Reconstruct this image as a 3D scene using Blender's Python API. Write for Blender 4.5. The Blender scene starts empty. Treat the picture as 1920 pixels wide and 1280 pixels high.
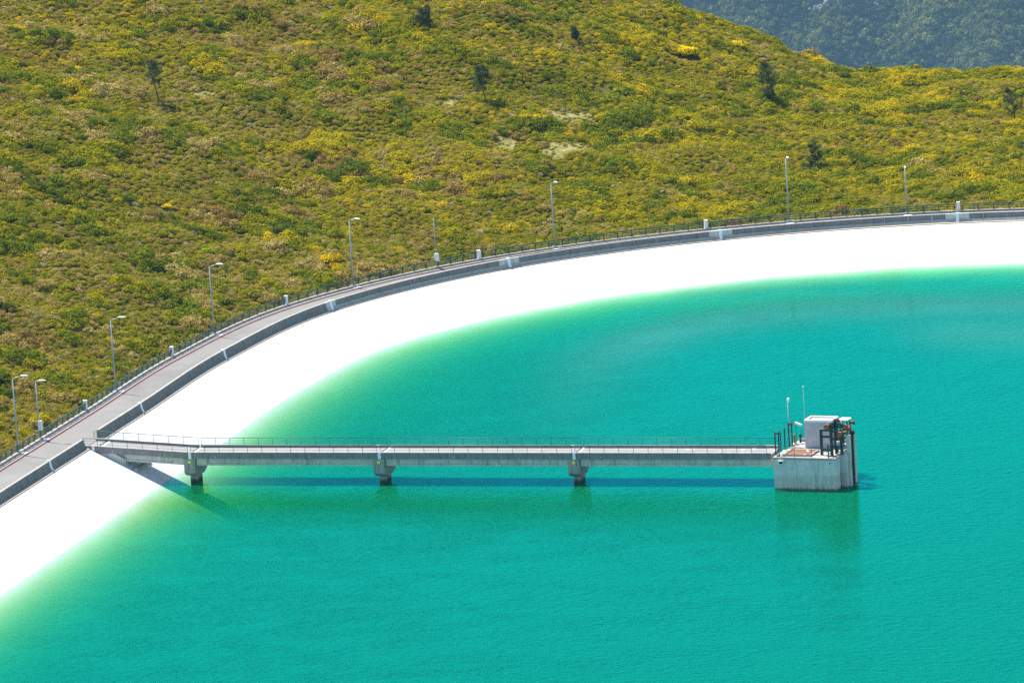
import bpy, math, random
import numpy as np
from mathutils import Vector, Matrix

random.seed(7)
rng = np.random.default_rng(11)
S = bpy.context.scene
COL = S.collection
R = math.radians

# ------------------------------------------------------------------ ring and terrain
#BEGIN_GEO
WATER_Z = -3.9
SLOPE = 2.15                       # liner run per metre of drop
J = [(-49.5, 640.9), (-41.3, 669.5), (-33.1, 698.4), (-21.1, 726.3), (-0.1, 747.9), (27.0, 759.5), (57.0, 761.6)]
def ring_ctrl():
    pts = list(J)
    d = np.array([0.2735, 0.9619])
    pre = [tuple(np.array(J[0]) - d * 30 * k) for k in (5, 4, 3, 2, 1)]
    a = math.radians(-6.0); p = np.array(J[-1]); post = []
    for k in range(13):
        a -= math.radians(10 if k == 0 else (20 if k < 4 else (12 if k < 5 else 0)))
        p = p + 30 * np.array([math.cos(a), math.sin(a)]); post.append(tuple(p))
    return np.array(pre + pts + post)
_C = ring_ctrl()
def catmull(C, n=40):
    out = []
    for i in range(1, len(C) - 2):
        p0, p1, p2, p3 = C[i - 1], C[i], C[i + 1], C[i + 2]
        for t in np.linspace(0, 1, n, endpoint=False):
            out.append(.5 * ((2 * p1) + (-p0 + p2) * t + (2 * p0 - 5 * p1 + 4 * p2 - p3) * t * t + (-p0 + 3 * p1 - 3 * p2 + p3) * t ** 3))
    return np.array(out)
_P = catmull(_C)
_S = np.concatenate([[0], np.cumsum(np.linalg.norm(np.diff(_P, axis=0), axis=1))])
RS = np.arange(0, _S[-1], 1.0)
RP = np.stack([np.interp(RS, _S, _P[:, 0]), np.interp(RS, _S, _P[:, 1])], -1)
_T = np.gradient(RP, axis=0); _T /= np.linalg.norm(_T, axis=1)[:, None]
RN = np.stack([-_T[:, 1], _T[:, 0]], -1)              # outward normal
def ring_at(s, d):
    x = np.interp(s, RS, RP[:, 0]); y = np.interp(s, RS, RP[:, 1])
    nx = np.interp(s, RS, RN[:, 0]); ny = np.interp(s, RS, RN[:, 1])
    l = np.hypot(nx, ny)
    return x + nx / l * d, y + ny / l * d
def ring_s(p):
    return RS[np.argmin(((RP - np.array(p)) ** 2).sum(1))]
JS = [ring_s(p) for p in J]
def ring_dist(X, Y):
    """signed distance outside (+) the inner foot of the parapet"""
    sh = X.shape; P = np.stack([X.ravel(), Y.ravel()], -1); out = np.empty(len(P))
    rp = RP[::2]; rn = RN[::2]
    for a in range(0, len(P), 4000):
        q = P[a:a + 4000]
        dd = ((q[:, None, :] - rp[None]) ** 2).sum(2); k = dd.argmin(1)
        sg = ((q - rp[k]) * rn[k]).sum(1)
        out[a:a + 4000] = np.where(np.abs(sg) > 0, sg / np.maximum(np.abs(sg), 1e-9), 1) * np.maximum(np.abs(sg), np.sqrt(dd[np.arange(len(q)), k]) * .98)
    return out.reshape(sh)
_rx = np.array([-300, -90, -40, -1, 14, 26.4, 31.8, 37.1, 42.5, 47.9, 55.7, 65, 77, 130, 400.])
_rz = np.array([40, 36, 33, 26, 18.2, 11.0, 8.2, 5.4, 2.6, .5, -1.3, -1.9, -2.8, -5, -13.])
def lump(X, Y):
    return (.55 * np.sin(X * .13 + 1.3) * np.sin(Y * .09 + .4) + .4 * np.sin(X * .31 + Y * .17) + .35 * np.sin(Y * .33 - X * .12 + 2) +
            .22 * np.sin(X * .71 + 2 * np.sin(Y * .29)))
def smooth01(t):
    t = np.clip(t, 0, 1); return t * t * (3 - 2 * t)
_VT = {}
def vnoise(x, y, s, seed):
    t = _VT.setdefault(seed, np.random.default_rng(seed).uniform(0, 1, (256, 256))); x = x / s; y = y / s
    i = np.floor(x).astype(int); j = np.floor(y).astype(int); fx = smooth01(x - i); fy = smooth01(y - j); g = lambda a, b: t[a % 256, b % 256]
    return (g(i, j) * (1 - fx) + g(i + 1, j) * fx) * (1 - fy) + (g(i, j + 1) * (1 - fx) + g(i + 1, j + 1) * fx) * fy
RIDGE_Y = 900.0
FAR_Y = 6900.0
def hill_z(X, Y):
    far = FAR_Y + 150 * np.sin(X * .0063 + .5) + 70 * np.sin(X * .018)
    t = (Y - far)
    up = np.where(t > 0, t * .72, 0)
    return -1012 + np.minimum(up, 980) + 28 * np.sin(X * .02 + Y * .007) * smooth01(t / 100) + 16 * np.sin(X * .047 - Y * .028) * smooth01(t / 100) + 34 * (vnoise(X + 4000, Y, 95, 41) - .5) + 14 * (vnoise(X + 4000, Y, 38, 42) - .5)
def terrain(X, Y):
    """natural ground outside the reservoir"""
    y0 = np.interp(X, [-75, -56.5, -40, -27, -4, 25, 57, 90, 150], [575, 643, 700, 732, 756, 769, 771, 762, 700])
    zr = np.interp(X, _rx, _rz)
    t = np.clip((Y - y0) / (RIDGE_Y - y0), 0, 1)
    z = -.55 + (zr + .55) * (t ** 1.15) + lump(X, Y) * smooth01(t * 6)
    over = np.maximum(Y - RIDGE_Y - 2 * np.sin(X * .2), 0)
    z = z - np.minimum(over ** 1.35 * .09, over * .62)
    return np.maximum(z, hill_z(X, Y))
def ground_z(X, Y):
    D = ring_dist(X, Y)
    z = terrain(X, Y)
    near = (Y < 1000)
    return np.where(near & (D < 3.6), -22.0, np.where(near & (D < 7.6), np.minimum(z, -.35), z))
#END_GEO
JS_OFF = -.12                      # inner foot sits a little inside the joints' line

# ------------------------------------------------------------------ materials
def nmat(name, rough=.8):
    m = bpy.data.materials.new(name); m.use_nodes = True
    nt = m.node_tree; nt.nodes.clear()
    out = nt.nodes.new('ShaderNodeOutputMaterial'); b = nt.nodes.new('ShaderNodeBsdfPrincipled')
    b.inputs['Roughness'].default_value = rough
    nt.links.new(b.outputs[0], out.inputs[0])
    return m, nt, b, out
def N(nt, t, **kw):
    n = nt.nodes.new(t)
    for k, v in kw.items():
        if k in n.inputs: n.inputs[k].default_value = v
        else: setattr(n, k, v)
    return n
def ramp(nt, stops, interp='LINEAR'):
    r = nt.nodes.new('ShaderNodeValToRGB'); r.color_ramp.interpolation = interp
    e = r.color_ramp.elements
    while len(e) < len(stops): e.new(.5)
    for k, (p, c) in enumerate(stops):
        e[k].position = p; e[k].color = (*c, 1)
    return r
def simple(name, col, rough=.7, var=.15, scale=3.0, metal=0, stretch=(1, 1, 1), bump=0, spec=.3):
    m, nt, b, _ = nmat(name, rough)
    tc = N(nt, 'ShaderNodeNewGeometry'); mp = N(nt, 'ShaderNodeMapping'); mp.inputs['Scale'].default_value = stretch
    nt.links.new(tc.outputs['Position'], mp.inputs[0])
    n = N(nt, 'ShaderNodeTexNoise', Scale=scale, Detail=6.0, Roughness=.65)
    nt.links.new(mp.outputs[0], n.inputs['Vector'])
    r = ramp(nt, [(.25, tuple(c * (1 - var) for c in col)), (.75, tuple(min(1, c * (1 + var)) for c in col))])
    nt.links.new(n.outputs[0], r.inputs[0]); nt.links.new(r.outputs[0], b.inputs['Base Color'])
    b.inputs['Metallic'].default_value = metal; b.inputs['Specular IOR Level'].default_value = spec
    if bump:
        bp = N(nt, 'ShaderNodeBump', Strength=bump, Distance=.05)
        nt.links.new(n.outputs[0], bp.inputs['Height']); nt.links.new(bp.outputs[0], b.inputs['Normal'])
    return m
def concrete(name, col, streak=.35, low=None):
    """weathered concrete: cloudy tone, pits and vertical run-off streaks"""
    m, nt, b, _ = nmat(name, .9); b.inputs['Specular IOR Level'].default_value = .2
    g = N(nt, 'ShaderNodeNewGeometry')
    n1 = N(nt, 'ShaderNodeTexNoise', Scale=.9, Detail=8.0, Roughness=.7); nt.links.new(g.outputs['Position'], n1.inputs['Vector'])
    mp = N(nt, 'ShaderNodeMapping'); mp.inputs['Scale'].default_value = (2.6, 2.6, .22); nt.links.new(g.outputs['Position'], mp.inputs[0])
    n2 = N(nt, 'ShaderNodeTexNoise', Scale=1.0, Detail=5.0, Roughness=.75); nt.links.new(mp.outputs[0], n2.inputs['Vector'])
    r1 = ramp(nt, [(.3, tuple(c * .78 for c in col)), (.7, tuple(c * 1.12 for c in col))]); nt.links.new(n1.outputs[0], r1.inputs[0])
    r2 = ramp(nt, [(.36, (1 - streak,) * 3), (.5, (1, 1, 1)), (.8, (1.0, 1.0, 1.0))]); nt.links.new(n2.outputs[0], r2.inputs[0])
    mx = N(nt, 'ShaderNodeMixRGB', blend_type='MULTIPLY'); mx.inputs[0].default_value = 1
    nt.links.new(r1.outputs[0], mx.inputs[1]); nt.links.new(r2.outputs[0], mx.inputs[2])
    last = mx
    if low:                                            # old waterline: everything under it is stained
        sx = N(nt, 'ShaderNodeSeparateXYZ'); nt.links.new(g.outputs['Position'], sx.inputs[0])
        mr = N(nt, 'ShaderNodeMapRange'); mr.inputs[1].default_value = low[0] - .06; mr.inputs[2].default_value = low[0] + .06
        nt.links.new(sx.outputs[2], mr.inputs[0])
        m2 = N(nt, 'ShaderNodeMixRGB', blend_type='MULTIPLY'); nt.links.new(mx.outputs[0], m2.inputs[1]); m2.inputs[2].default_value = (*low[1], 1)
        iv = N(nt, 'ShaderNodeMath', operation='SUBTRACT'); iv.inputs[0].default_value = 1; nt.links.new(mr.outputs[0], iv.inputs[1])
        nt.links.new(iv.outputs[0], m2.inputs[0]); last = m2
        mr2 = N(nt, 'ShaderNodeMapRange'); mr2.inputs[1].default_value = WATER_Z + .12; mr2.inputs[2].default_value = WATER_Z + .3
        a = N(nt, 'ShaderNodeMath', operation='MULTIPLY_ADD'); a.inputs[1].default_value = .5; nt.links.new(n2.outputs[0], a.inputs[0]); nt.links.new(sx.outputs[2], a.inputs[2])
        sb = N(nt, 'ShaderNodeMath', operation='SUBTRACT'); sb.inputs[1].default_value = .22; nt.links.new(a.outputs[0], sb.inputs[0]); nt.links.new(sb.outputs[0], mr2.inputs[0])
        iv2 = N(nt, 'ShaderNodeMath', operation='SUBTRACT'); iv2.inputs[0].default_value = 1; nt.links.new(mr2.outputs[0], iv2.inputs[1])
        m3 = N(nt, 'ShaderNodeMixRGB', blend_type='MULTIPLY'); nt.links.new(iv2.outputs[0], m3.inputs[0]); nt.links.new(m2.outputs[0], m3.inputs[1]); m3.inputs[2].default_value = (.35, .35, .3, 1); last = m3
    nt.links.new(last.outputs[0], b.inputs['Base Color'])
    bp = N(nt, 'ShaderNodeBump', Strength=.25, Distance=.02); nt.links.new(n1.outputs[0], bp.inputs['Height']); nt.links.new(bp.outputs[0], b.inputs['Normal'])
    return m

M = {}
M['concrete'] = concrete('weathered concrete', (.54, .52, .46))
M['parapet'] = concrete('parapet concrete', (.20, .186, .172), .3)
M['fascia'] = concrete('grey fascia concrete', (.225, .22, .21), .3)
M['pier'] = concrete('pier concrete', (.33, .32, .295), .4, (WATER_Z + .35, (.55, .55, .5)))
M['tower'] = concrete('tower concrete', (.58, .56, .53), .3, (-2.35, (.86, .86, .80)))
M['tower_dark'] = concrete('gate wall concrete toned for shade', (.030, .040, .042), .4)  # shade on the gate wall face is put into this base colour
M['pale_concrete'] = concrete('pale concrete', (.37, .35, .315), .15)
M['white_paint'] = simple('white paint', (.78, .79, .80), .5, .05, 2)
M['green_steel'] = simple('dark green painted steel', (.005, .034, .030), .5, .25, 4)
M['rail_green'] = simple('green painted rail', (.020, .075, .062), .45, .2, 4)
M['bridge_rail'] = simple('pale green painted rail', (.035, .12, .10), .45, .2, 4)
M['galv'] = simple('galvanised steel', (.34, .40, .44), .45, .12, 3, metal=.3)
M['lamp_white'] = simple('pale lamp housing', (.72, .75, .77), .4, .05, 3)
M['rust'] = simple('rusty steel', (.30, .095, .032), .85, .45, 5, bump=.2)
M['rust_red'] = simple('red brown drain channel', (.21, .075, .045), .9, .35, 2)
M['yellow'] = simple('yellow marker', (.9, .78, .01), .5, .08, 3)
M['tan'] = simple('tan mortar strip', (.40, .32, .24), .9, .2, 1.5)
M['dark'] = simple('dark opening', (.02, .022, .025), .8, .2, 3)
M['hut'] = concrete('light grey painted wall', (.47, .47, .50), .10)
M['cabinet'] = simple('white enamelled cabinet', (.74, .74, .77), .4, .04, 2)
M['bark'] = simple('pine bark', (.075, .060, .050), .9, .35, 6)

def mat_road():
    m, nt, b, _ = nmat('pale asphalt', .9); b.inputs['Specular IOR Level'].default_value = .2
    g = N(nt, 'ShaderNodeNewGeometry')
    n1 = N(nt, 'ShaderNodeTexNoise', Scale=.25, Detail=8.0, Roughness=.7); nt.links.new(g.outputs['Position'], n1.inputs['Vector'])
    n2 = N(nt, 'ShaderNodeTexNoise', Scale=9.0, Detail=4.0); nt.links.new(g.outputs['Position'], n2.inputs['Vector'])
    r1 = ramp(nt, [(.3, (.176, .170, .160)), (.7, (.215, .208, .196))]); nt.links.new(n1.outputs[0], r1.inputs[0])
    r2 = ramp(nt, [(.3, (.9, .9, .9)), (.7, (1.06, 1.06, 1.06))]); nt.links.new(n2.outputs[0], r2.inputs[0])
    mx = N(nt, 'ShaderNodeMixRGB', blend_type='MULTIPLY'); mx.inputs[0].default_value = 1
    nt.links.new(r1.outputs[0], mx.inputs[1]); nt.links.new(r2.outputs[0], mx.inputs[2])
    v = N(nt, 'ShaderNodeTexVoronoi', Scale=.11, Randomness=1.0); nt.links.new(g.outputs['Position'], v.inputs['Vector'])
    r3 = ramp(nt, [(.0, (1, 1, 1)), (.016, (1, 1, 1)), (.022, (0, 0, 0))]); nt.links.new(v.outputs[0], r3.inputs[0])
    m2 = N(nt, 'ShaderNodeMixRGB'); nt.links.new(r3.outputs[0], m2.inputs[0]); nt.links.new(mx.outputs[0], m2.inputs[1]); m2.inputs[2].default_value = (.6, .6, .58, 1)
    n4 = N(nt, 'ShaderNodeTexNoise', Scale=.09, Detail=5.0, Roughness=.75); nt.links.new(g.outputs['Position'], n4.inputs['Vector'])
    r4 = ramp(nt, [(.38, (.84, .84, .85)), (.50, (1, 1, 1)), (.66, (1.05, 1.04, 1.02))]); nt.links.new(n4.outputs[0], r4.inputs[0])
    m4 = N(nt, 'ShaderNodeMixRGB', blend_type='MULTIPLY'); m4.inputs[0].default_value = 1; nt.links.new(m2.outputs[0], m4.inputs[1]); nt.links.new(r4.outputs[0], m4.inputs[2])
    nt.links.new(m4.outputs[0], b.inputs['Base Color'])
    return m
M['road'] = mat_road()
def mat_deck():
    """bridge deck with pale droppings that thicken towards the tower"""
    m, nt, b, _ = nmat('bridge deck screed', .9)
    g = N(nt, 'ShaderNodeNewGeometry')
    n1 = N(nt, 'ShaderNodeTexNoise', Scale=.8, Detail=8.0, Roughness=.7); nt.links.new(g.outputs['Position'], n1.inputs['Vector'])
    r1 = ramp(nt, [(.3, (.215, .207, .198)), (.7, (.28, .268, .256))]); nt.links.new(n1.outputs[0], r1.inputs[0])
    v = N(nt, 'ShaderNodeTexVoronoi', Scale=1.1, Randomness=1.0); nt.links.new(g.outputs['Position'], v.inputs['Vector'])
    sx = N(nt, 'ShaderNodeSeparateXYZ'); nt.links.new(g.outputs['Position'], sx.inputs[0])
    mr = N(nt, 'ShaderNodeMapRange'); mr.inputs[1].default_value = 5; mr.inputs[2].default_value = 26; mr.inputs[3].default_value = .05; mr.inputs[4].default_value = .24
    nt.links.new(sx.outputs[0], mr.inputs[0])
    lt = N(nt, 'ShaderNodeMath', operation='LESS_THAN'); nt.links.new(v.outputs[0], lt.inputs[0]); nt.links.new(mr.outputs[0], lt.inputs[1])
    m2 = N(nt, 'ShaderNodeMixRGB'); nt.links.new(lt.outputs[0], m2.inputs[0]); nt.links.new(r1.outputs[0], m2.inputs[1]); m2.inputs[2].default_value = (.72, .70, .68, 1)
    nt.links.new(m2.outputs[0], b.inputs['Base Color'])
    return m
M['deck'] = mat_deck()
def mat_hatch():
    m, nt, b, _ = nmat('rusty hatch with pale spots', .9)
    g = N(nt, 'ShaderNodeNewGeometry')
    n1 = N(nt, 'ShaderNodeTexNoise', Scale=2.2, Detail=8.0, Roughness=.7); nt.links.new(g.outputs['Position'], n1.inputs['Vector'])
    r1 = ramp(nt, [(.3, (.16, .05, .02)), (.7, (.31, .115, .05))]); nt.links.new(n1.outputs[0], r1.inputs[0])
    v = N(nt, 'ShaderNodeTexVoronoi', Scale=1.35, Randomness=1.0); nt.links.new(g.outputs['Position'], v.inputs['Vector'])
    lt = N(nt, 'ShaderNodeMath', operation='LESS_THAN'); nt.links.new(v.outputs[0], lt.inputs[0]); lt.inputs[1].default_value = .2
    m2 = N(nt, 'ShaderNodeMixRGB'); nt.links.new(lt.outputs[0], m2.inputs[0]); nt.links.new(r1.outputs[0], m2.inputs[1]); m2.inputs[2].default_value = (.7, .66, .62, 1)
    nt.links.new(m2.outputs[0], b.inputs['Base Color'])
    return m
M['hatch'] = mat_hatch()
def mat_liner():
    m, nt, b, _ = nmat('white reservoir liner', .6); b.inputs['Specular IOR Level'].default_value = .25
    g = N(nt, 'ShaderNodeNewGeometry')
    n1 = N(nt, 'ShaderNodeTexNoise', Scale=.2, Detail=6.0, Roughness=.6); nt.links.new(g.outputs['Position'], n1.inputs['Vector'])
    r1 = ramp(nt, [(.3, (.55, .545, .53)), (.7, (.61, .607, .598))]); nt.links.new(n1.outputs[0], r1.inputs[0])
    # two faint ochre run-off streaks on the far slope
    sx = N(nt, 'ShaderNodeSeparateXYZ'); nt.links.new(g.outputs['Position'], sx.inputs[0])
    mp = N(nt, 'ShaderNodeMapping'); mp.inputs['Scale'].default_value = (1.4, .05, .05); nt.links.new(g.outputs['Position'], mp.inputs[0])
    n2 = N(nt, 'ShaderNodeTexNoise', Scale=1.0, Detail=3.0); nt.links.new(mp.outputs[0], n2.inputs['Vector'])
    a = N(nt, 'ShaderNodeMapRange'); a.inputs[1].default_value = 44.5; a.inputs[2].default_value = 47; nt.links.new(sx.outputs[0], a.inputs[0])
    c = N(nt, 'ShaderNodeMapRange'); c.inputs[1].default_value = 50.5; c.inputs[2].default_value = 48; nt.links.new(sx.outputs[0], c.inputs[0])
    p = N(nt, 'ShaderNodeMath', operation='MULTIPLY'); nt.links.new(a.outputs[0], p.inputs[0]); nt.links.new(c.outputs[0], p.inputs[1])
    q = N(nt, 'ShaderNodeMath', operation='MULTIPLY'); nt.links.new(p.outputs[0], q.inputs[0]); nt.links.new(n2.outputs[0], q.inputs[1])
    q2 = N(nt, 'ShaderNodeMath', operation='MULTIPLY'); q2.inputs[1].default_value = .5; nt.links.new(q.outputs[0], q2.inputs[0])
    m2 = N(nt, 'ShaderNodeMixRGB'); nt.links.new(q2.outputs[0], m2.inputs[0]); nt.links.new(r1.outputs[0], m2.inputs[1]); m2.inputs[2].default_value = (.62, .42, .22, 1)
    nt.links.new(m2.outputs[0], b.inputs['Base Color'])
    return m
M['liner'] = mat_liner()

def mat_water():
    """Beer-Lambert water over the white liner: per-channel transmission from the local depth, turbid body colour, rippled sky reflection"""
    m = bpy.data.materials.new('green reservoir water'); m.use_nodes = True
    nt = m.node_tree; nt.nodes.clear(); L = nt.links.new
    out = N(nt, 'ShaderNodeOutputMaterial')
    at = N(nt, 'ShaderNodeAttribute'); at.attribute_name = 'depth'
    g = N(nt, 'ShaderNodeNewGeometry')
    # patchy clearness
    nb = N(nt, 'ShaderNodeTexNoise', Scale=.09, Detail=3.0); L(g.outputs['Position'], nb.inputs['Vector'])
    K = (.58, .35, .84)
    KB = (.9, .60, .28)
    comb = N(nt, 'ShaderNodeCombineColor'); inv = N(nt, 'ShaderNodeCombineColor')
    BODY = (.0, .116, .051)
    for i, k in enumerate(K):
        mu = N(nt, 'ShaderNodeMath', operation='MULTIPLY'); mu.inputs[1].default_value = -k; L(at.outputs['Fac'], mu.inputs[0])
        ex = N(nt, 'ShaderNodeMath', operation='EXPONENT'); L(mu.outputs[0], ex.inputs[0]); L(ex.outputs[0], comb.inputs[i])
        mv = N(nt, 'ShaderNodeMath', operation='MULTIPLY'); mv.inputs[1].default_value = -KB[i]; L(at.outputs['Fac'], mv.inputs[0])
        ev = N(nt, 'ShaderNodeMath', operation='EXPONENT'); L(mv.outputs[0], ev.inputs[0])
        om = N(nt, 'ShaderNodeMath', operation='SUBTRACT'); om.inputs[0].default_value = 1; L(ev.outputs[0], om.inputs[1])
        bm = N(nt, 'ShaderNodeMath', operation='MULTIPLY'); bm.inputs[1].default_value = BODY[i]; L(om.outputs[0], bm.inputs[0]); L(bm.outputs[0], inv.inputs[i])
    tr = N(nt, 'ShaderNodeBsdfTransparent'); L(comb.outputs[0], tr.inputs[0])
    df = N(nt, 'ShaderNodeBsdfDiffuse'); L(inv.outputs[0], df.inputs[0])
    WDF = df
    ss = N(nt, 'ShaderNodeSubsurfaceScattering', falloff='BURLEY'); L(inv.outputs[0], ss.inputs['Color']); ss.inputs['Scale'].default_value = 1.0; ss.inputs['Radius'].default_value = (3.2, 3.2, 3.2)
    sm = N(nt, 'ShaderNodeMixShader'); sm.inputs[0].default_value = .4; L(df.outputs[0], sm.inputs[1]); L(ss.outputs[0], sm.inputs[2])
    ad = N(nt, 'ShaderNodeAddShader'); L(tr.outputs[0], ad.inputs[0]); L(sm.outputs[0], ad.inputs[1])
    # ripples: short wind waves, long axis across the wind
    mp = N(nt, 'ShaderNodeMapping'); mp.inputs['Rotation'].default_value = (0, 0, R(12)); mp.inputs['Scale'].default_value = (1.0, 1.7, 1)
    L(g.outputs['Position'], mp.inputs[0])
    n1 = N(nt, 'ShaderNodeTexNoise', Scale=.95, Detail=3.0, Roughness=.6); L(mp.outputs[0], n1.inputs['Vector'])
    n3 = N(nt, 'ShaderNodeTexNoise', Scale=.16, Detail=3.0); L(mp.outputs[0], n3.inputs['Vector'])
    # wind: ruffled patch (steeper ripples) and slicks (smoother, paler) under the far bank
    ruf = N(nt, 'ShaderNodeAttribute'); ruf.attribute_name = 'ruffle'
    slk = N(nt, 'ShaderNodeAttribute'); slk.attribute_name = 'slick'
    va = N(nt, 'ShaderNodeMapRange'); va.inputs[1].default_value = .3; va.inputs[2].default_value = .7; va.inputs[3].default_value = .65; va.inputs[4].default_value = 1.25; L(n3.outputs[0], va.inputs[0])
    bd = N(nt, 'ShaderNodeBump', Distance=1.3); L(va.outputs[0], bd.inputs['Strength']); L(n1.outputs[0], bd.inputs['Height']); L(bd.outputs[0], WDF.inputs['Normal'])
    s1 = N(nt, 'ShaderNodeMapRange'); s1.inputs[3].default_value = .15; s1.inputs[4].default_value = 1.1; L(ruf.outputs['Fac'], s1.inputs[0])
    s2 = N(nt, 'ShaderNodeMath', operation='MULTIPLY'); L(s1.outputs[0], s2.inputs[0])
    sk = N(nt, 'ShaderNodeMath', operation='MULTIPLY_ADD'); sk.inputs[1].default_value = -.7; sk.inputs[2].default_value = 1.0; L(slk.outputs['Fac'], sk.inputs[0])
    vk = N(nt, 'ShaderNodeMath', operation='MULTIPLY'); L(sk.outputs[0], vk.inputs[0]); L(va.outputs[0], vk.inputs[1]); L(vk.outputs[0], s2.inputs[1])
    bp = N(nt, 'ShaderNodeBump', Distance=.42); L(s2.outputs[0], bp.inputs['Strength']); L(n1.outputs[0], bp.inputs['Height'])
    tint = N(nt, 'ShaderNodeMixRGB'); tint.inputs[1].default_value = (.0, .76, .78, 1); tint.inputs[2].default_value = (.36, .84, .80, 1); L(slk.outputs['Fac'], tint.inputs[0])
    tn2 = N(nt, 'ShaderNodeMixRGB'); tn2.inputs[2].default_value = (.0, .42, .62, 1); L(ruf.outputs['Fac'], tn2.inputs[0]); L(tint.outputs[0], tn2.inputs[1])  # reflected tone painted by patch: darker blue on ruffle, pale on slick
    gl = N(nt, 'ShaderNodeBsdfGlossy', Roughness=.08); L(tn2.outputs[0], gl.inputs['Color']); L(bp.outputs[0], gl.inputs['Normal'])
    fr = N(nt, 'ShaderNodeFresnel', IOR=1.33); L(bp.outputs[0], fr.inputs['Normal'])
    cl = N(nt, 'ShaderNodeMath', operation='MULTIPLY'); cl.inputs[1].default_value = .80; L(fr.outputs[0], cl.inputs[0])
    cr = N(nt, 'ShaderNodeMath', operation='MULTIPLY_ADD'); cr.inputs[1].default_value = .15; cr.inputs[2].default_value = .80; L(ruf.outputs['Fac'], cr.inputs[0]); L(cr.outputs[0], cl.inputs[1])
    mx = N(nt, 'ShaderNodeMixShader'); L(cl.outputs[0], mx.inputs[0]); L(ad.outputs[0], mx.inputs[1]); L(gl.outputs[0], mx.inputs[2])
    L(mx.outputs[0], out.inputs[0])
    return m
M['water'] = mat_water()

def mat_foliage(name, stops, patch=.035, rnd=.5, leafvar=.35, trans=.3, sat_jit=True):
    """instanced shrubs: colour from where the plant grows (patches), from the plant and from the leaf"""
    m = bpy.data.materials.new(name); m.use_nodes = True
    nt = m.node_tree; nt.nodes.clear(); L = nt.links.new
    out = N(nt, 'ShaderNodeOutputMaterial')
    oi = N(nt, 'ShaderNodeObjectInfo'); g = N(nt, 'ShaderNodeNewGeometry')
    n1 = N(nt, 'ShaderNodeTexNoise', Scale=patch, Detail=4.0, Roughness=.62); L(oi.outputs['Location'], n1.inputs['Vector'])
    mr = N(nt, 'ShaderNodeMapRange'); mr.inputs[1].default_value = .32; mr.inputs[2].default_value = .68; L(n1.outputs[0], mr.inputs[0])
    a = N(nt, 'ShaderNodeMath', operation='MULTIPLY_ADD'); a.inputs[1].default_value = rnd; a.inputs[2].default_value = -rnd / 2; L(oi.outputs['Random'], a.inputs[0])
    b = N(nt, 'ShaderNodeMath', operation='ADD'); b.use_clamp = True; L(mr.outputs[0], b.inputs[0]); L(a.outputs[0], b.inputs[1])
    r = ramp(nt, stops); L(b.outputs[0], r.inputs[0])
    lv = N(nt, 'ShaderNodeMapRange'); lv.inputs[3].default_value = 1 - leafvar; lv.inputs[4].default_value = 1 + leafvar; L(g.outputs['Random Per Island'], lv.inputs[0])
    hs = N(nt, 'ShaderNodeHueSaturation'); L(lv.outputs[0], hs.inputs['Value']); L(r.outputs[0], hs.inputs['Color'])
    df = N(nt, 'ShaderNodeBsdfDiffuse'); tl = N(nt, 'ShaderNodeBsdfTranslucent'); L(hs.outputs[0], df.inputs[0]); L(hs.outputs[0], tl.inputs[0])
    mx = N(nt, 'ShaderNodeMixShader'); mx.inputs[0].default_value = trans; L(df.outputs[0], mx.inputs[1]); L(tl.outputs[0], mx.inputs[2])
    L(mx.outputs[0], out.inputs[0])
    return m
SCRUB = [(0, (.075, .085, .012)), (.22, (.135, .100, .048)), (.42, (.115, .115, .016)), (.60, (.150, .150, .012)), (.80, (.215, .185, .010)), (1, (.32, .235, .010))]
M['scrub'] = mat_foliage('heath scrub leaves', SCRUB, .035, .75)
M['brown'] = mat_foliage('dry brown scrub', [(0, (.27, .185, .040)), (.5, (.36, .27, .065)), (1, (.46, .37, .11))], .05, .9, .4, .35)
M['deepgreen'] = mat_foliage('deep green scrub', [(0, (.10, .135, .008)), (.5, (.165, .20, .010)), (1, (.23, .25, .010))], .05, .8, .4, .35)
M['lime'] = mat_foliage('lime green shrub', [(0, (.22, .30, .006)), (1, (.34, .37, .008))], .05, .6)
M['flower'] = mat_foliage('yellow flowering shrub', [(0, (.85, .60, .004)), (1, (.92, .68, .006))], .05, .6, .15)
M['needles'] = mat_foliage('pine needles', [(0, (.07, .105, .040)), (1, (.11, .145, .050))], .05, .6, .45, .35)
M['forest'] = mat_foliage('far woodland crowns', [(0, (.018, .038, .012)), (.35, (.060, .090, .022)), (.7, (.14, .17, .03)), (1, (.25, .25, .05))], .006, .7, .3, .25)
M['rock'] = simple('grey crag', (.21, .205, .20), .9, .55, .1, bump=.5)

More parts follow.
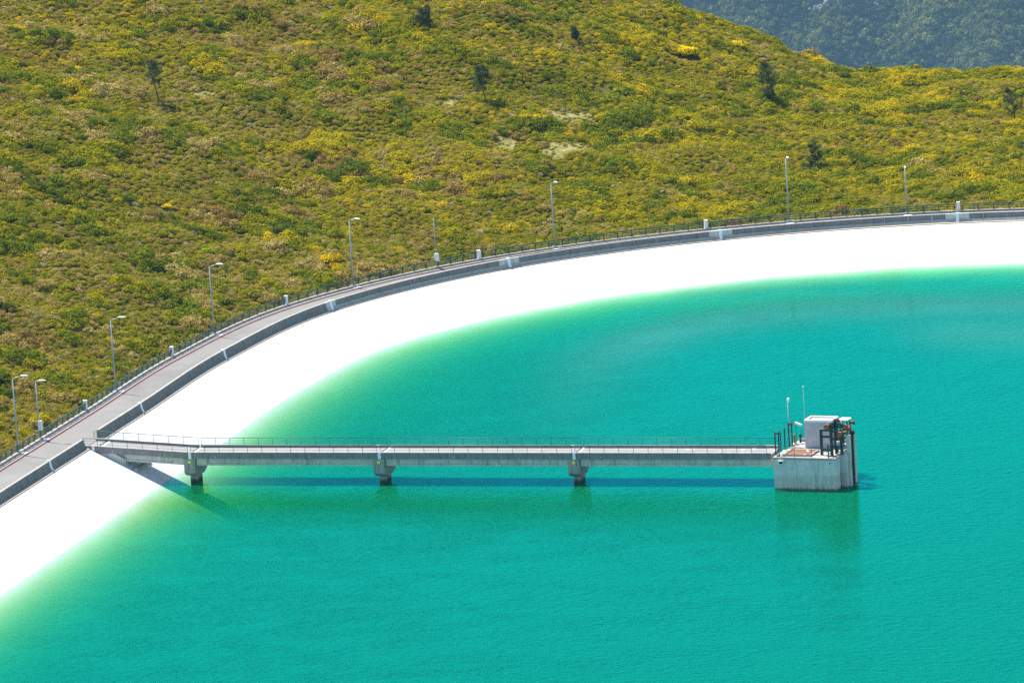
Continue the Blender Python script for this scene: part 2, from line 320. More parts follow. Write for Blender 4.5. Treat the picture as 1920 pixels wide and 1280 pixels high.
def mat_ground():
    m, nt, b, _ = nmat('heath soil and turf', .95); b.inputs['Specular IOR Level'].default_value = .1; L = nt.links.new
    g = N(nt, 'ShaderNodeNewGeometry')
    n1 = N(nt, 'ShaderNodeTexNoise', Scale=.35, Detail=8.0, Roughness=.7); L(g.outputs['Position'], n1.inputs['Vector'])
    r1 = ramp(nt, [(.3, (.075, .075, .010)), (.55, (.115, .10, .020)), (.75, (.14, .135, .016))]); L(n1.outputs[0], r1.inputs[0])
    at = N(nt, 'ShaderNodeAttribute'); at.attribute_name = 'turf'
    n2 = N(nt, 'ShaderNodeTexNoise', Scale=.9, Detail=9.0, Roughness=.75); L(g.outputs['Position'], n2.inputs['Vector'])
    r2 = ramp(nt, [(.40, (.32, .24, .13)), (.49, (.19, .165, .055)), (.57, (.115, .135, .020))]); L(n2.outputs[0], r2.inputs[0])
    mx = N(nt, 'ShaderNodeMixRGB'); L(at.outputs['Fac'], mx.inputs[0]); L(r1.outputs[0], mx.inputs[1]); L(r2.outputs[0], mx.inputs[2])
    aw = N(nt, 'ShaderNodeAttribute'); aw.attribute_name = 'wood'
    mw = N(nt, 'ShaderNodeMixRGB'); L(aw.outputs['Fac'], mw.inputs[0]); L(mx.outputs[0], mw.inputs[1]); mw.inputs[2].default_value = (.03, .045, .012, 1)
    L(mw.outputs[0], b.inputs['Base Color'])
    bp = N(nt, 'ShaderNodeBump', Strength=.5, Distance=.3); L(n1.outputs[0], bp.inputs['Height']); L(bp.outputs[0], b.inputs['Normal'])
    return m
M['ground'] = mat_ground()

# ------------------------------------------------------------------ mesh helpers
class MB:
    def __init__(s): s.v = []; s.f = []; s.mi = []; s.smooth = []
    def add(s, vs, fs, mi=0, smooth=False):
        o = len(s.v); s.v += [tuple(map(float, p)) for p in vs]; s.f += [tuple(i + o for i in f) for f in fs]
        s.mi += [mi] * len(fs); s.smooth += [smooth] * len(fs); return s
    def box(s, a, b, fr=None, mi=0):
        (x0, y0, z0), (x1, y1, z1) = a, b
        vs = [(x0, y0, z0), (x1, y0, z0), (x1, y1, z0), (x0, y1, z0), (x0, y0, z1), (x1, y0, z1), (x1, y1, z1), (x0, y1, z1)]
        if fr: vs = [fr(p) for p in vs]
        return s.add(vs, [(3, 2, 1, 0), (4, 5, 6, 7), (0, 1, 5, 4), (1, 2, 6, 5), (2, 3, 7, 6), (3, 0, 4, 7)], mi)
    def prism(s, poly, ext, fr, mi=0):
        """poly: list of 3-tuples (closed polygon); ext: offset vector"""
        n = len(poly); vs = list(poly) + [tuple(p[i] + ext[i] for i in range(3)) for p in poly]
        if fr: vs = [fr(p) for p in vs]
        fs = [tuple(range(n))[::-1], tuple(range(n, 2 * n))] + [(i, (i + 1) % n, n + (i + 1) % n, n + i) for i in range(n)]
        return s.add(vs, fs, mi)
    def tube(s, pts, r, n=6, mi=0, cap=True):
        pts = [Vector(p) for p in pts]; rs = r if hasattr(r, '__len__') else [r] * len(pts)
        vs = []; fs = []
        for i, p in enumerate(pts):
            t = (pts[min(i + 1, len(pts) - 1)] - pts[max(i - 1, 0)]).normalized()
            a = t.cross(Vector((0, 0, 1)) if abs(t.z) < .9 else Vector((1, 0, 0))).normalized(); b = t.cross(a)
            for k in range(n):
                w = 2 * math.pi * k / n; vs.append(p + (a * math.cos(w) + b * math.sin(w)) * rs[i])
        for i in range(len(pts) - 1):
            for k in range(n):
                fs.append((i * n + k, i * n + (k + 1) % n, (i + 1) * n + (k + 1) % n, (i + 1) * n + k))
        s.add(vs, fs, mi, True)
        if cap:
            o = len(s.v) - len(vs)
            s.f += [tuple(o + k for k in range(n))[::-1], tuple(o + (len(pts) - 1) * n + k for k in range(n))]; s.mi += [mi] * 2; s.smooth += [False] * 2
        return s
    def lathe(s, prof, origin, axis, n=16, mi=0):
        """prof: (radius, along-axis)"""
        ax = Vector(axis).normalized(); a = ax.cross(Vector((0, 0, 1)) if abs(ax.z) < .9 else Vector((1, 0, 0))).normalized(); b = ax.cross(a)
        o = Vector(origin); vs = []; fs = []
        for r, h in prof:
            for k in range(n):
                w = 2 * math.pi * k / n; vs.append(o + ax * h + (a * math.cos(w) + b * math.sin(w)) * r)
        for i in range(len(prof) - 1):
            for k in range(n): fs.append((i * n + k, i * n + (k + 1) % n, (i + 1) * n + (k + 1) % n, (i + 1) * n + k))
        return s.add(vs, fs, mi, True)
    def build(s, name, mats, parent=None, loc=(0, 0, 0)):
        me = bpy.data.meshes.new(name)
        L = Vector(loc)
        me.from_pydata([tuple(Vector(p) - L) for p in s.v], [], s.f)
        for m in (mats if isinstance(mats, (list, tuple)) else [mats]): me.materials.append(m)
        me.polygons.foreach_set('material_index', s.mi); me.polygons.foreach_set('use_smooth', s.smooth)
        me.update()
        o = bpy.data.objects.new(name, me); COL.objects.link(o)
        if parent: o.parent = parent
        else: o.location = loc
        return o
def npmesh(name, v, f, mat, parent=None, attrs=None, smooth=False):
    me = bpy.data.meshes.new(name); v = np.asarray(v, np.float32); f = np.asarray(f, np.int32)
    k = f.shape[1]
    me.vertices.add(len(v)); me.vertices.foreach_set('co', v.ravel())
    me.loops.add(f.size); me.loops.foreach_set('vertex_index', f.ravel())
    me.polygons.add(len(f)); me.polygons.foreach_set('loop_start', np.arange(0, f.size, k, dtype=np.int32)); me.polygons.foreach_set('loop_total', np.full(len(f), k, np.int32))
    if smooth: me.polygons.foreach_set('use_smooth', np.ones(len(f), bool))
    for n_, a in (attrs or {}).items():
        at = me.attributes.new(n_, 'FLOAT', 'POINT'); at.data.foreach_set('value', np.asarray(a, np.float32).ravel())
    me.materials.append(mat); me.update(calc_edges=True); me.validate()
    o = bpy.data.objects.new(name, me)
    if parent != 'nolink':
        COL.objects.link(o)
        if parent: o.parent = parent
    return o
def tag(o, label=None, cat=None, group=None, kind=None):
    if label: o['label'] = label
    if cat: o['category'] = cat
    if group: o['group'] = group
    if kind: o['kind'] = kind
    return o
def thing(name, label, cat, loc, group=None, rz=0):
    o = bpy.data.objects.new(name, None); COL.objects.link(o); o.location = loc; o.rotation_euler = (0, 0, rz)
    o.empty_display_size = .3
    return tag(o, label, cat, group)
def struct(o, label=None): o['kind'] = 'structure'; return tag(o, label)
def dup(root, loc, rz, label, group=None):
    r = root.copy(); COL.objects.link(r); r.location = loc; r.rotation_euler = (0, 0, rz); r['label'] = label
    if group: r['group'] = group
    for ch in list(root.children):
        c = ch.copy(); COL.objects.link(c); c.parent = r
        for g in ch.children:
            d = g.copy(); COL.objects.link(d); d.parent = c
    return r

# ------------------------------------------------------------------ sweeps along the ring
def sweep(mb, prof, s0, s1, step=1.5, mi=0, closed=True):
    n = max(2, int(math.ceil((s1 - s0) / step)) + 1); ss = np.linspace(s0, s1, n); m = len(prof)
    vs = []
    for s in ss:
        for d, z in prof:
            x, y = ring_at(s, d + JS_OFF); vs.append((x, y, z))
    fs = []
    rng_k = range(m) if closed else range(m - 1)
    for i in range(n - 1):
        for k in rng_k:
            fs.append((i * m + k, i * m + (k + 1) % m, (i + 1) * m + (k + 1) % m, (i + 1) * m + k))
    if closed: fs += [tuple(range(m)), tuple((n - 1) * m + k for k in range(m))[::-1]]
    return mb.add(vs, fs, mi)
S0, S1 = RS[2], RS[-3]
ROAD_IN, ROAD_OUT = .30, 5.62

# ground: one sheet from behind the viewer to the far mountain
gx = np.concatenate([np.linspace(-2250, -330, 20), np.linspace(-300, -112, 16), np.arange(-110, 112, 1.6), np.linspace(114, 330, 28), np.linspace(350, 1300, 60), np.linspace(1400, 3450, 10)])
gy = np.concatenate([np.linspace(-240, 540, 22), np.arange(560, 930, 1.6), np.linspace(932, 1300, 60), np.linspace(1350, 6600, 40), np.arange(6630, 8640, 24)])
GX, GY = np.meshgrid(gx, gy, indexing='xy'); GZ = ground_z(GX, GY)
GZ = np.where((GY < 540), -22, GZ)
# turf clearings among the scrub: centre, half axes
CLEAR = []
CLEAR = [(1.5, 806, 3.2, 3.6), (7.5, 804.5, 4.2, 4.2), (10.5, 807.0, 3.4, 2.8), (10.3, 820.8, 3.4, 2.4), (7.4, 822, 2.0, 2.4), (-39.6, 807, 3.0, 1.7), (-6.7, 820, 1.3, 2.2), (-15.0, 827.5, 1.3, 1.8)]
def turf_mask(X, Y, grow=0):
    m = np.zeros_like(X)
    for cx, cy, a, b in CLEAR:
        wob = 1 + .22 * np.sin(3 * np.arctan2(Y - cy, X - cx) + cx) + .12 * np.sin(7 * np.arctan2(Y - cy, X - cx))
        r = np.sqrt(((X - cx) / (a + grow)) ** 2 + ((Y - cy) / (b + grow)) ** 2) / wob
        m = np.maximum(m, np.clip((1.15 - r) / .3, 0, 1))
    return m
nx, ny = len(gx), len(gy)
idx = np.arange(nx * ny).reshape(ny, nx)
faces = np.stack([idx[:-1, :-1], idx[:-1, 1:], idx[1:, 1:], idx[1:, :-1]], -1).reshape(-1, 4)
g = npmesh('ground', np.stack([GX, GY, GZ], -1).reshape(-1, 3), faces, M['ground'], attrs={'turf': turf_mask(GX, GY), 'wood': (GY > 1200).astype(float)}, smooth=True)
struct(g, 'heath covered hillside rising behind the reservoir ring road')

road = MB(); sweep(road, [(ROAD_IN, -.6), (ROAD_IN, 0), (ROAD_OUT, 0), (ROAD_OUT, -.6)], S0, S1)
struct(road.build('road', M['road']), 'pale grey ring road curving round the reservoir')
gut = MB(); sweep(gut, [(ROAD_OUT + .005, -.5), (ROAD_OUT + .005, .006), (ROAD_OUT + .19, .006), (ROAD_OUT + .19, -.5)], S0, S1)
struct(gut.build('gutter', M['rust_red']), 'red brown drain strip along the outer edge of the road')
pav = MB()
K0 = ROAD_OUT + .2
sweep(pav, [(K0, -.7), (K0, .13), (K0 + .16, .14), (K0 + .17, .10), (K0 + .62, .12), (K0 + .63, .34), (K0 + 1.02, .34), (K0 + 1.03, -.9)], S0, S1)
struct(pav.build('pavement', M['pale_concrete']), 'narrow pale footway with kerb and low plinth outside the road')
PLINTH_D = K0 + .82

# bank: white liner, from the parapet foot down under water to the bottom
bank = MB(); sweep(bank, [(.30, -.05), (.06, -.012), (0, -.03), (-.05, -.05), (-15.5, -.05 - 15.45 / SLOPE), (-26, -.05 - 25.95 / SLOPE), (-27, -14.2)], S0, S1, closed=False)
for k in range(len(bank.smooth)): bank.smooth[k] = True
struct(bank.build('bank', M['liner']), 'white lined inner bank of the reservoir')

fs_ = MB(); sweep(fs_, [(-.004, -.3), (-.004, .035), (-.26, -.06), (-.26, -.3)], S0, S1)
struct(fs_.build('kerb', M['tan']), 'thin tan strip along the foot of the parapet at the top of the white bank')

# water
wx = np.arange(-120, 240, 1.5); wy = np.arange(430, 770, 1.5); WX, WY = np.meshgrid(wx, wy, indexing='xy')
WD = -ring_dist(WX, WY) - JS_OFF
depth = np.clip((WD - .05) / SLOPE + .05 + WATER_Z, 0, 14)
# wind pattern under the far bank on the right
along = smooth01((WX - 8) / 14) * (1 - smooth01((WX - 75) / 20))
ruf = along * np.exp(-(np.abs(WD - 17.0 - 2.0 * np.sin(WX * .16) - .8 * np.sin(WX * .5)) / 5.0) ** 3) * np.clip(.35 + 1.0 * vnoise(WX + 300, WY, 9, 61), 0, 1) * (.8 + .2 * np.sin(WX * .21 + 1))
slk = smooth01((WX + 2) / 20) * np.exp(-((WD - 34 - 2.5 * np.sin(WX * .12 + 1)) / 8.0) ** 2) * .8
slk = np.maximum(slk, smooth01((WX + 12) / 24) * np.clip((10.5 + 1.0 * np.sin(WX * .35) + .6 * np.sin(WX * 1.1) - WD) / 2, 0, 1))  # pale bank reflection along the shore, put in through the slick tint
slk = np.maximum(slk, smooth01((WX - 40) / 14) * np.exp(-((WD - 50 - 4 * np.sin(WX * .12 + 1)) / 10) ** 2) * .6)
idx = np.arange(WX.size).reshape(WX.shape)
faces = np.stack([idx[:-1, :-1], idx[:-1, 1:], idx[1:, 1:], idx[1:, :-1]], -1).reshape(-1, 4)
w = npmesh('water', np.stack([WX, WY, np.full_like(WX, WATER_Z)], -1).reshape(-1, 3), faces, M['water'], attrs={'depth': depth, 'ruffle': ruf, 'slick': slk}, smooth=True)
struct(w, 'turquoise green water of the reservoir')

# ------------------------------------------------------------------ parapet, white posts, railings
# bridge frame: origin at the near kerb edge over the first pier, u along the bridge, v away from the viewer
BA = R(16.55); BO = Vector((-35.41, 648.51, 0))
def BF(p):
    u, v, z = p
    return (BO.x + u * math.cos(BA) + v * math.sin(BA), BO.y - u * math.sin(BA) + v * math.cos(BA), z)
BW = 4.0
gap0 = ring_s(BF((-11.2, -.25, 0))[:2]); gap1 = ring_s(BF((-11.2, BW + .3, 0))[:2])
WALL = [(0, -.3), (0, .0), (.07, .14), (.16, .36), (.25, .60), (.30, 1.0), (.58, 1.0), (.63, -.3)]
def wall_run(a, b, label, first_at=None):
    p = ring_at(a, 0); root = thing('parapet_wall', label, 'wall', (p[0], p[1], 0), 'concrete parapet sections on the water side of the road')
    m = MB(); L = b - a; n = max(1, round(L / 3.0)); c = L / n
    for i in range(n):
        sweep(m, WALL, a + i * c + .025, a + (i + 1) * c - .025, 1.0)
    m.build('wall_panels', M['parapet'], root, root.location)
    if a > JS[3]:  # sunlit foot of the far sections, painted as a pale band
        ft = MB(); sweep(ft, [(-.03, -.3), (-.02, .05), (.14, .40), (.165, .39), (.06, .12), (-.004, -.01)], a + .03, b - .03, 1.0); ft.build('lit_wall_foot', M['pale_concrete'], root, root.location)
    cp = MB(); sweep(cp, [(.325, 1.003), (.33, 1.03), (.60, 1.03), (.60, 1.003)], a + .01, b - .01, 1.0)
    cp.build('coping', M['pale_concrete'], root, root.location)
    return root
ORD = ['first', 'second', 'third', 'fourth', 'fifth', 'sixth', 'seventh']
HALF = .24
wall_run(JS[0] - 30 + HALF, JS[0] - HALF, 'grey concrete parapet in the lower left corner, before the first white wall post')
wall_run(JS[0] + HALF, gap0, 'short grey parapet between the first white wall post and the bridge entrance')
wall_run(gap1, JS[1] - HALF, 'grey parapet starting at the bridge railing and ending at the second white wall post')
for k in range(1, 6):
    wall_run(JS[k] + HALF, JS[k + 1] - HALF, 'curved grey parapet between the %s and %s white wall posts counted from the lower left' % (ORD[k], ORD[k + 1]))
wall_run(JS[6] + HALF, JS[6] + 30, 'grey parapet running out of view past the last white wall post on the far bank')
for k in range(7):
    p = ring_at(JS[k], 0)
    where = ['nearest the lower left corner', 'just above the bridge entrance', 'below the second tall lamp', 'at the middle of the bend', 'left of the tall lamp on the far bank', 'at the right of centre on the far bank', 'at the far right'][k]
    root = thing('wall_post', '%s white parapet post from lower left, %s' % (ORD[k], where), 'post', (p[0], p[1], 0), 'white joint posts in the parapet')
    m = MB(); pr = [(d - .06 if d < .3 else d + (.03 if d > .5 else -.05), z if z < .99 else 1.12) for d, z in WALL]
    sweep(m, pr, JS[k] - .2, JS[k] + .2, .2); m.build('post', M['white_paint'], root, root.location)
    for sg in (-1, 1):
        m = MB(); pr = [(d - .02, z + (.012 if z > .99 else 0)) if d < .5 else (d + .02, z + (.036 if z > .99 else 0)) for d, z in WALL]
        a, b = (JS[k] - 1.0, JS[k] - .21) if sg < 0 else (JS[k] + .21, JS[k] + 1.0)
        if k >= 4: a, b = (JS[k] - 1.5, JS[k] - .21) if sg < 0 else (JS[k] + .21, JS[k] + 1.5)
        pr = [(d, 1.05 if z > .99 else z) for d, z in pr]
        if k >= 3: sweep(m, pr, a, b, .4); m.build('joint_block', M['concrete'], root, root.location)
# outer railing and its white pillars
def rail_run(a, b, label):
    p = ring_at(a, PLINTH_D); root = thing('guard_railing', label, 'railing', (p[0], p[1], .34), 'green railings along the outside of the road')
    L = b - a; n = round(L / 1.78)
    for i in range(n + 1):
        s = a + .12 + (L - .24) * i / n; m = MB()
        x, y = ring_at(s, PLINTH_D); x2, y2 = ring_at(s, PLINTH_D + .10); tx, ty = x2 - x, y2 - y; l = math.hypot(tx, ty); tx /= l; ty /= l
        pr = [(-.03, 0), (.11, 0), (.09, .22), (-.01, .55), (-.01, .78), (-.13, .78), (-.13, .5), (-.06, .2)]
        poly = [(x + tx * d - ty * -.055, y + ty * d + tx * -.055, .34 + z) for d, z in pr]
        m.prism(poly, (-ty * .11, tx * .11, 0), None); m.build('post', M['rail_green'], root, root.location)
    ss = np.linspace(a + .03, b - .03, 16)
    for nm, z, r in (('top_rail', .34 + .82, .07), ('mid_rail', .34 + .55, .045), ('lower_rail', .34 + .28, .04)):
        m = MB(); m.tube([(*ring_at(s, PLINTH_D + JS_OFF - (.06 if z > .8 else 0)), z) for s in ss], r, 6); m.build(nm, M['rail_green'], root, root.location)
RAILP = ['at the lower left, below the white pillar by the bridge', 'from the white pillar by the bridge to the next one uphill of it', 'along the start of the bend with a tall lamp at its middle', 'on the bend with a white cabinet and thin mast behind it',
         'on the far bank with the tall lamp near its left end', 'on the far bank with one tall and one short lamp', 'at the far right edge of the picture']
for k in range(7):
    rail_run(JS[k] + .35, (JS[k + 1] if k < 6 else JS[6] + 30) - .35, 'green railing %s' % RAILP[k])
PILW = ['beside the road opposite the bridge entrance', 'between the two lowest tall lamps on the bend', 'before the lamp at the middle of the bend', 'right of the white cabinet on its mast', 'just left of the tallest far lamp', 'farthest right on the far bank']
for k in range(1, 7):
    x, y = ring_at(JS[k], PLINTH_D); m = MB()
    a = math.atan2(*(np.array(ring_at(JS[k] + .5, 0)) - np.array(ring_at(JS[k], 0)))[::-1])
    ca, sa = math.cos(a), math.sin(a)
    fr = lambda p: (x + p[0] * ca - p[1] * sa, y + p[0] * sa + p[1] * ca, p[2])
    m.box((-.2, -.17, .2), (.2, .2, 1.36), fr); m.box((-.22, -.19, 1.36), (.22, .22, 1.41), fr)
    tag(m.build('railing_pillar', M['white_paint'], None, (x, y, .2)), 'white square pillar in the green railing, %s' % PILW[k - 1], 'pillar', 'white pillars in the outer railing')

# ------------------------------------------------------------------ lamps on the ring
def ellipsoid(m, c, r, n=10, k=6):
    prof = [(math.sin(math.pi * i / k), -math.cos(math.pi * i / k)) for i in range(k + 1)]
    vs = []; fs = []
    for rr, h in prof:
        for j in range(n):
            w = 2 * math.pi * j / n; vs.append((c[0] + h * r[0], c[1] + math.cos(w) * rr * r[1], c[2] + math.sin(w) * rr * r[2]))
    for i in range(k):
        for j in range(n): fs.append((i * n + j, i * n + (j + 1) % n, (i + 1) * n + (j + 1) % n, (i + 1) * n + j))
    m.add(vs, fs, 0, True)
def make_lamp(H, arm, label, group, footing=True):
    """arm along +X"""
    t = thing('street_lamp', label, 'street lamp', (0, 0, 0), group)
    m = MB(); m.tube([(0, 0, 0), (0, 0, H * .5), (0, 0, H)], [.115, .09, .06], 8); m.build('pole', M['galv'], t)
    m = MB(); m.tube([(0, 0, H - .02), (.06, 0, H + .06), (arm * .7, 0, H + .09 + arm * .16)], [.05, .045, .04], 6); m.build('arm', M['galv'], t)
    m = MB(); ellipsoid(m, (arm * .7 + .40, 0, H + .14 + arm * .17), (.48, .15, .10)); m.build('luminaire', M['lamp_white'], t)
    if footing:
        m = MB(); m.box((-.22, -.22, -.05), (.22, .22, .06)); m.build('footing', M['pale_concrete'], t)
        m = MB(); m.box((.42, -.45, -.245), (.98, .55, -.17)); m.build('ground_slab', M['white_paint'], t)
    return t
LB = [(-53.67, 650.34), (-44.73, 682.07), (-35.42, 712.98), (-18.93, 740.37), (5.65, 759.25), (35.44, 767.75)]
LW = ['at the lower left edge, left of the short lamp with a cabinet', 'second from the lower left, above the bridge entrance', 'third from the lower left where the bend begins', 'standing left of the thin mast with a white cabinet',
      'rising in front of the middle of the heath', 'on the far bank below the small round pine']
def arm_dir(x, y):
    k = np.argmin(((RP - np.array((x, y))) ** 2).sum(1)); n = -RN[k]; return math.atan2(n[1], n[0])
def on_plinth(x, y):
    s = ring_s((x, y)); return ring_at(s, PLINTH_D + .05)
tall = None
for (x, y), wd in zip(LB, LW):
    x, y = on_plinth(x, y)
    lab = 'tall street lamp, %s' % wd
    if tall is None:
        tall = make_lamp(7.95, 1.35, lab, 'tall street lamps along the ring road'); tall.location = (x, y, .34); tall.rotation_euler = (0, 0, arm_dir(x, y))
    else: dup(tall, (x, y, .34), arm_dir(x, y), lab)
x, y = on_plinth(50.45, 768.62)
short = make_lamp(5.75, .45, 'short lamp on the far bank, right of the last tall lamp', 'short poles along the ring road'); short.location = (x, y, .34); short.rotation_euler = (0, 0, arm_dir(x, y))
def cabinet_box(t, z0, z1, dx=.02):
    m = MB(); m.box((-.02, -.27, z0), (.32, .27, z1)); c = m.build('cabinet', M['cabinet'], t)
    d = MB(); d.box((.322, -.23, z0 + .05), (.334, .23, z1 - .05)); d.build('door', M['white_paint'], c)
x, y = on_plinth(-51.88, 657.25)
l2 = make_lamp(6.15, .45, 'short lamp pole with a white cabinet on it at the lower left', 'short poles along the ring road'); l2.location = (x, y, .34); l2.rotation_euler = (0, 0, arm_dir(x, y))
cabinet_box(l2, .85, 1.9)
x, y = on_plinth(-8.98, 750.25)
ms = thing('mast', 'thin bare mast with a white cabinet near its foot, on the bend', 'mast', (x, y, .34), 'short poles along the ring road', arm_dir(x, y))
m = MB(); m.tube([(0, 0, 0), (0, 0, 5.7)], [.06, .04], 7); m.build('pole', M['galv'], ms)
m = MB(); m.lathe([(.02, 0), (.075, .05), (.075, .28), (.02, .34)], (0, 0, 5.68), (0, 0, 1), 8); m.build('tip_sensor', M['lamp_white'], ms)
m = MB(); m.box((-.2, -.2, -.05), (.2, .2, .06)); m.build('footing', M['pale_concrete'], ms)
cabinet_box(ms, .7, 1.65)
m = MB(); p = BF((-13.3, -.6, 0)); m.box((-.25, -.35, .003), (.25, .35, .012), lambda q: (p[0] + q[0], p[1] + q[1], q[2]))
tag(m.build('drain_grate', M['rust'], None, (p[0], p[1], 0)), 'small rusty drain plate on the road beside the parapet end at the bridge', 'drain')

# ------------------------------------------------------------------ footbridge
def zd(u): return -.7 * min(1, max(0, (u + 11.0) / 11.0))
US = [-11.75, 0.1, 21.4, 42.9, 64.3]
br = thing('footbridge', 'long concrete footbridge on three piers from the ring road to the intake tower', 'bridge', BF((26, 2, -.7)))
BL = br.location
def span_prism(m, poly, u0, u1, mi=0):
    """poly: (v, z over deck level)"""
    n = len(poly); vs = [BF((u0, v, zd(u0) + z)) for v, z in poly] + [BF((u1, v, zd(u1) + z)) for v, z in poly]
    fs = [tuple(range(n)), tuple(range(n, 2 * n))[::-1]] + [(i, n + i, n + (i + 1) % n, (i + 1) % n) for i in range(n)]
    m.add(vs, fs, mi)
for i in range(4):
    u0, u1 = US[i] + (.1 if i else .0), US[i + 1] - (.1 if i < 3 else .0)
    m = MB(); cuts = [u0] + ([-11.0] if i == 0 else []) + [u1]
    U = [(0, -.45), (0, .2), (.34, .2), (.34, 0), (BW - .34, 0), (BW - .34, .2), (BW, .2), (BW, -.45)]
    for a, b in zip(cuts[:-1], cuts[1:]):
        span_prism(m, [(0, -.45), (0, .2), (.34, .2), (.34, -.45)], a, b)
        span_prism(m, [(BW - .34, -.45), (BW - .34, .2), (BW, .2), (BW, -.45)], a, b)
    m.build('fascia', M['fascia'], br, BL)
    m = MB()
    for a, b in zip(cuts[:-1], cuts[1:]): span_prism(m, [(.343, -.44), (.343, 0), (BW - .343, 0), (BW - .343, -.44)], a, b)
    m.build('deck', M['deck'], br, BL)
    m = MB()                                            # paler cap along the kerb tops
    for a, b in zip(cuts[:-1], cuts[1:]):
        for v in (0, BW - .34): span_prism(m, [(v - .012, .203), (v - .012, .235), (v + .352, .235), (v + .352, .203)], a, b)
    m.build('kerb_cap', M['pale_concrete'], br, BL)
    a, b = (US[i] + .68 if i else -8.2), (US[i + 1] - .68 if i < 3 else u1)
    m = MB(); span_prism(m, [(.40, -1.02), (.40, -.452), (BW - .40, -.452), (BW - .40, -1.02)], a, b)
    span_prism(m, [(.30, -1.25), (.30, -1.08), (.395, -1.02), (BW - .395, -1.02), (BW - .30, -1.08), (BW - .30, -1.25)], a, b)
    for q in ([a, b - 1.3] if i else [b - 1.3]): span_prism(m, [(.296, -1.245), (.296, -.455), (.399, -.455), (.399, -1.245)], q, q + 1.3)
    m.build('beam', M['concrete'], br, BL)
    if i:
        j = MB(); span_prism(j, [(.35, -.30), (.35, -.06), (BW - .35, -.06), (BW - .35, -.30)], US[i] - .095, US[i] + .095); j.build('joint_gap', M['dark'], br, BL)
        j = MB(); span_prism(j, [(.36, .004), (.36, .012), (BW - .36, .012), (BW - .36, .004)], US[i] + .11, US[i] + .36); j.build('joint_strip', M['white_paint'], br, BL)
    else:
        j = MB(); span_prism(j, [(.36, .004), (.36, .012), (BW - .36, .012), (BW - .36, .004)], -10.55, -10.3); j.build('joint_gap', M['dark'], br, BL)
        j = MB(); span_prism(j, [(.36, .004), (.36, .012), (BW - .36, .012), (BW - .36, .004)], -10.29, -10.05); j.build('joint_strip', M['white_paint'], br, BL)
    uu = US[i] + (.1 if i else 1.0)
    c = MB(); span_prism(c, [(-.035, -.46), (-.035, .24), (-.006, .24), (-.006, -.46)], uu - .16, uu + .16); c.build('joint_cover', M['white_paint'], br, BL)
    n_sp = 4 if i else 2
    for q in range(n_sp):
        u = u0 + (u1 - u0) * (q + .55) / n_sp; d = MB(); z = zd(u) - .18
        d.tube([BF((u, .01, z)), BF((u, -.10, z - .04))], .045, 6); d.build('drain_spout', M['white_paint'], br, BL)
for i in (1, 2, 3):
    u = US[i]
    pr = [(-.03, -1.16), (-.03, -2.70), (.25, -2.95), (1.05, -3.22), (BW - 1.05, -3.22), (BW - .25, -2.95), (BW + .03, -2.70), (BW + .03, -1.16)]
    m = MB()
    vs = [(u - .62, v, z) for v, z in pr]; m.prism(vs, (1.24, 0, 0), BF)
    pier = m.build('pier', M['pier'], br, BL)
    s = MB(); s.box((u - .36, 1.06, -9), (u + .36, BW - 1.06, -3.225), BF); s.build('stem', M['pier'], pier)
    for ch in pier.children: ch.matrix_parent_inverse = Matrix.Identity(4)
    pier.children[0].location = (0, 0, 0)
    for vert in pier.children[0].data.vertices: vert.co -= BL
    d = MB(); d.lathe([(0, .05), (.155, .05), (.17, .03), (.17, -.002)], BF((u + .02, -.03, -1.52)), (-math.sin(BA), -math.cos(BA), 0), 14)
    o = d.build('marker_disc', M['yellow'], pier)
    for vert in o.data.vertices: vert.co -= BL
# side railings with posts
for v, nm in ((.16, 'near'), (BW - .16, 'far')):
    rail = MB(); hs = (.235 + .78, .235 + .49, .235 + .22); 
    segs = []
    for i in range(4):
        u0, u1 = US[i] + (.12 if i else -.3), US[i + 1] - .12
        if i == 3: u1 = US[4] - .4
        n = max(1, round((u1 - u0 - .1) / 1.6)); segs.append((u0 + .05, u1 - .05, n))
    for u0, u1, n in segs:
        pts = [u0] + ([-11.0] if u0 < -11 else []) + [u1]
        for h, r in zip(hs, (.036, .020, .020)):
            rail.tube([BF((u, v, zd(u) + h)) for u in pts], r, 6)
    ro = rail.build('railing', M['bridge_rail'], br, BL)
    for u0, u1, n in segs:
        for k in range(n + 1):
            u = u0 + (u1 - u0) * k / n; m = MB(); m.tube([BF((u, v, zd(u) + .232)), BF((u, v, zd(u) + .235 + .78))], .026, 5)
            o = m.build('post', M['bridge_rail'], ro)
            for vert in o.data.vertices: vert.co -= BL
# abutment under the bridge entrance
def bank_z(u, v):
    x, y, _ = BF((u, v, 0)); d = float(ring_dist(np.array([x]), np.array([y]))[0]) - JS_OFF
    return -.05 + (d + .05) / SLOPE if d < 0 else 0
m = MB(); poly = [(-11.6, .06, -.5), (-8.35, .06, zd(-8.35) - .455), (-7.2, .06, -1.25), (-7.2, .06, -3.0), (-11.6, .06, -3.0)]
m.prism(poly, (0, BW - .12, 0), BF)
tag(m.build('abutment', M['concrete'], None, BF((-9, 2, -2))), 'wedge shaped concrete abutment under the bridge end on the white bank', 'abutment')
m = MB(); zs = bank_z(-6.0, 2)
m.box((-6.15, -.3, zs - .5), (-5.8, 4.4, zs + .33), BF)
tag(m.build('cross_sill', M['pale_concrete'], None, BF((-6, 2, zs))), 'low pale concrete sill across the white bank in the shade of the bridge', 'sill')

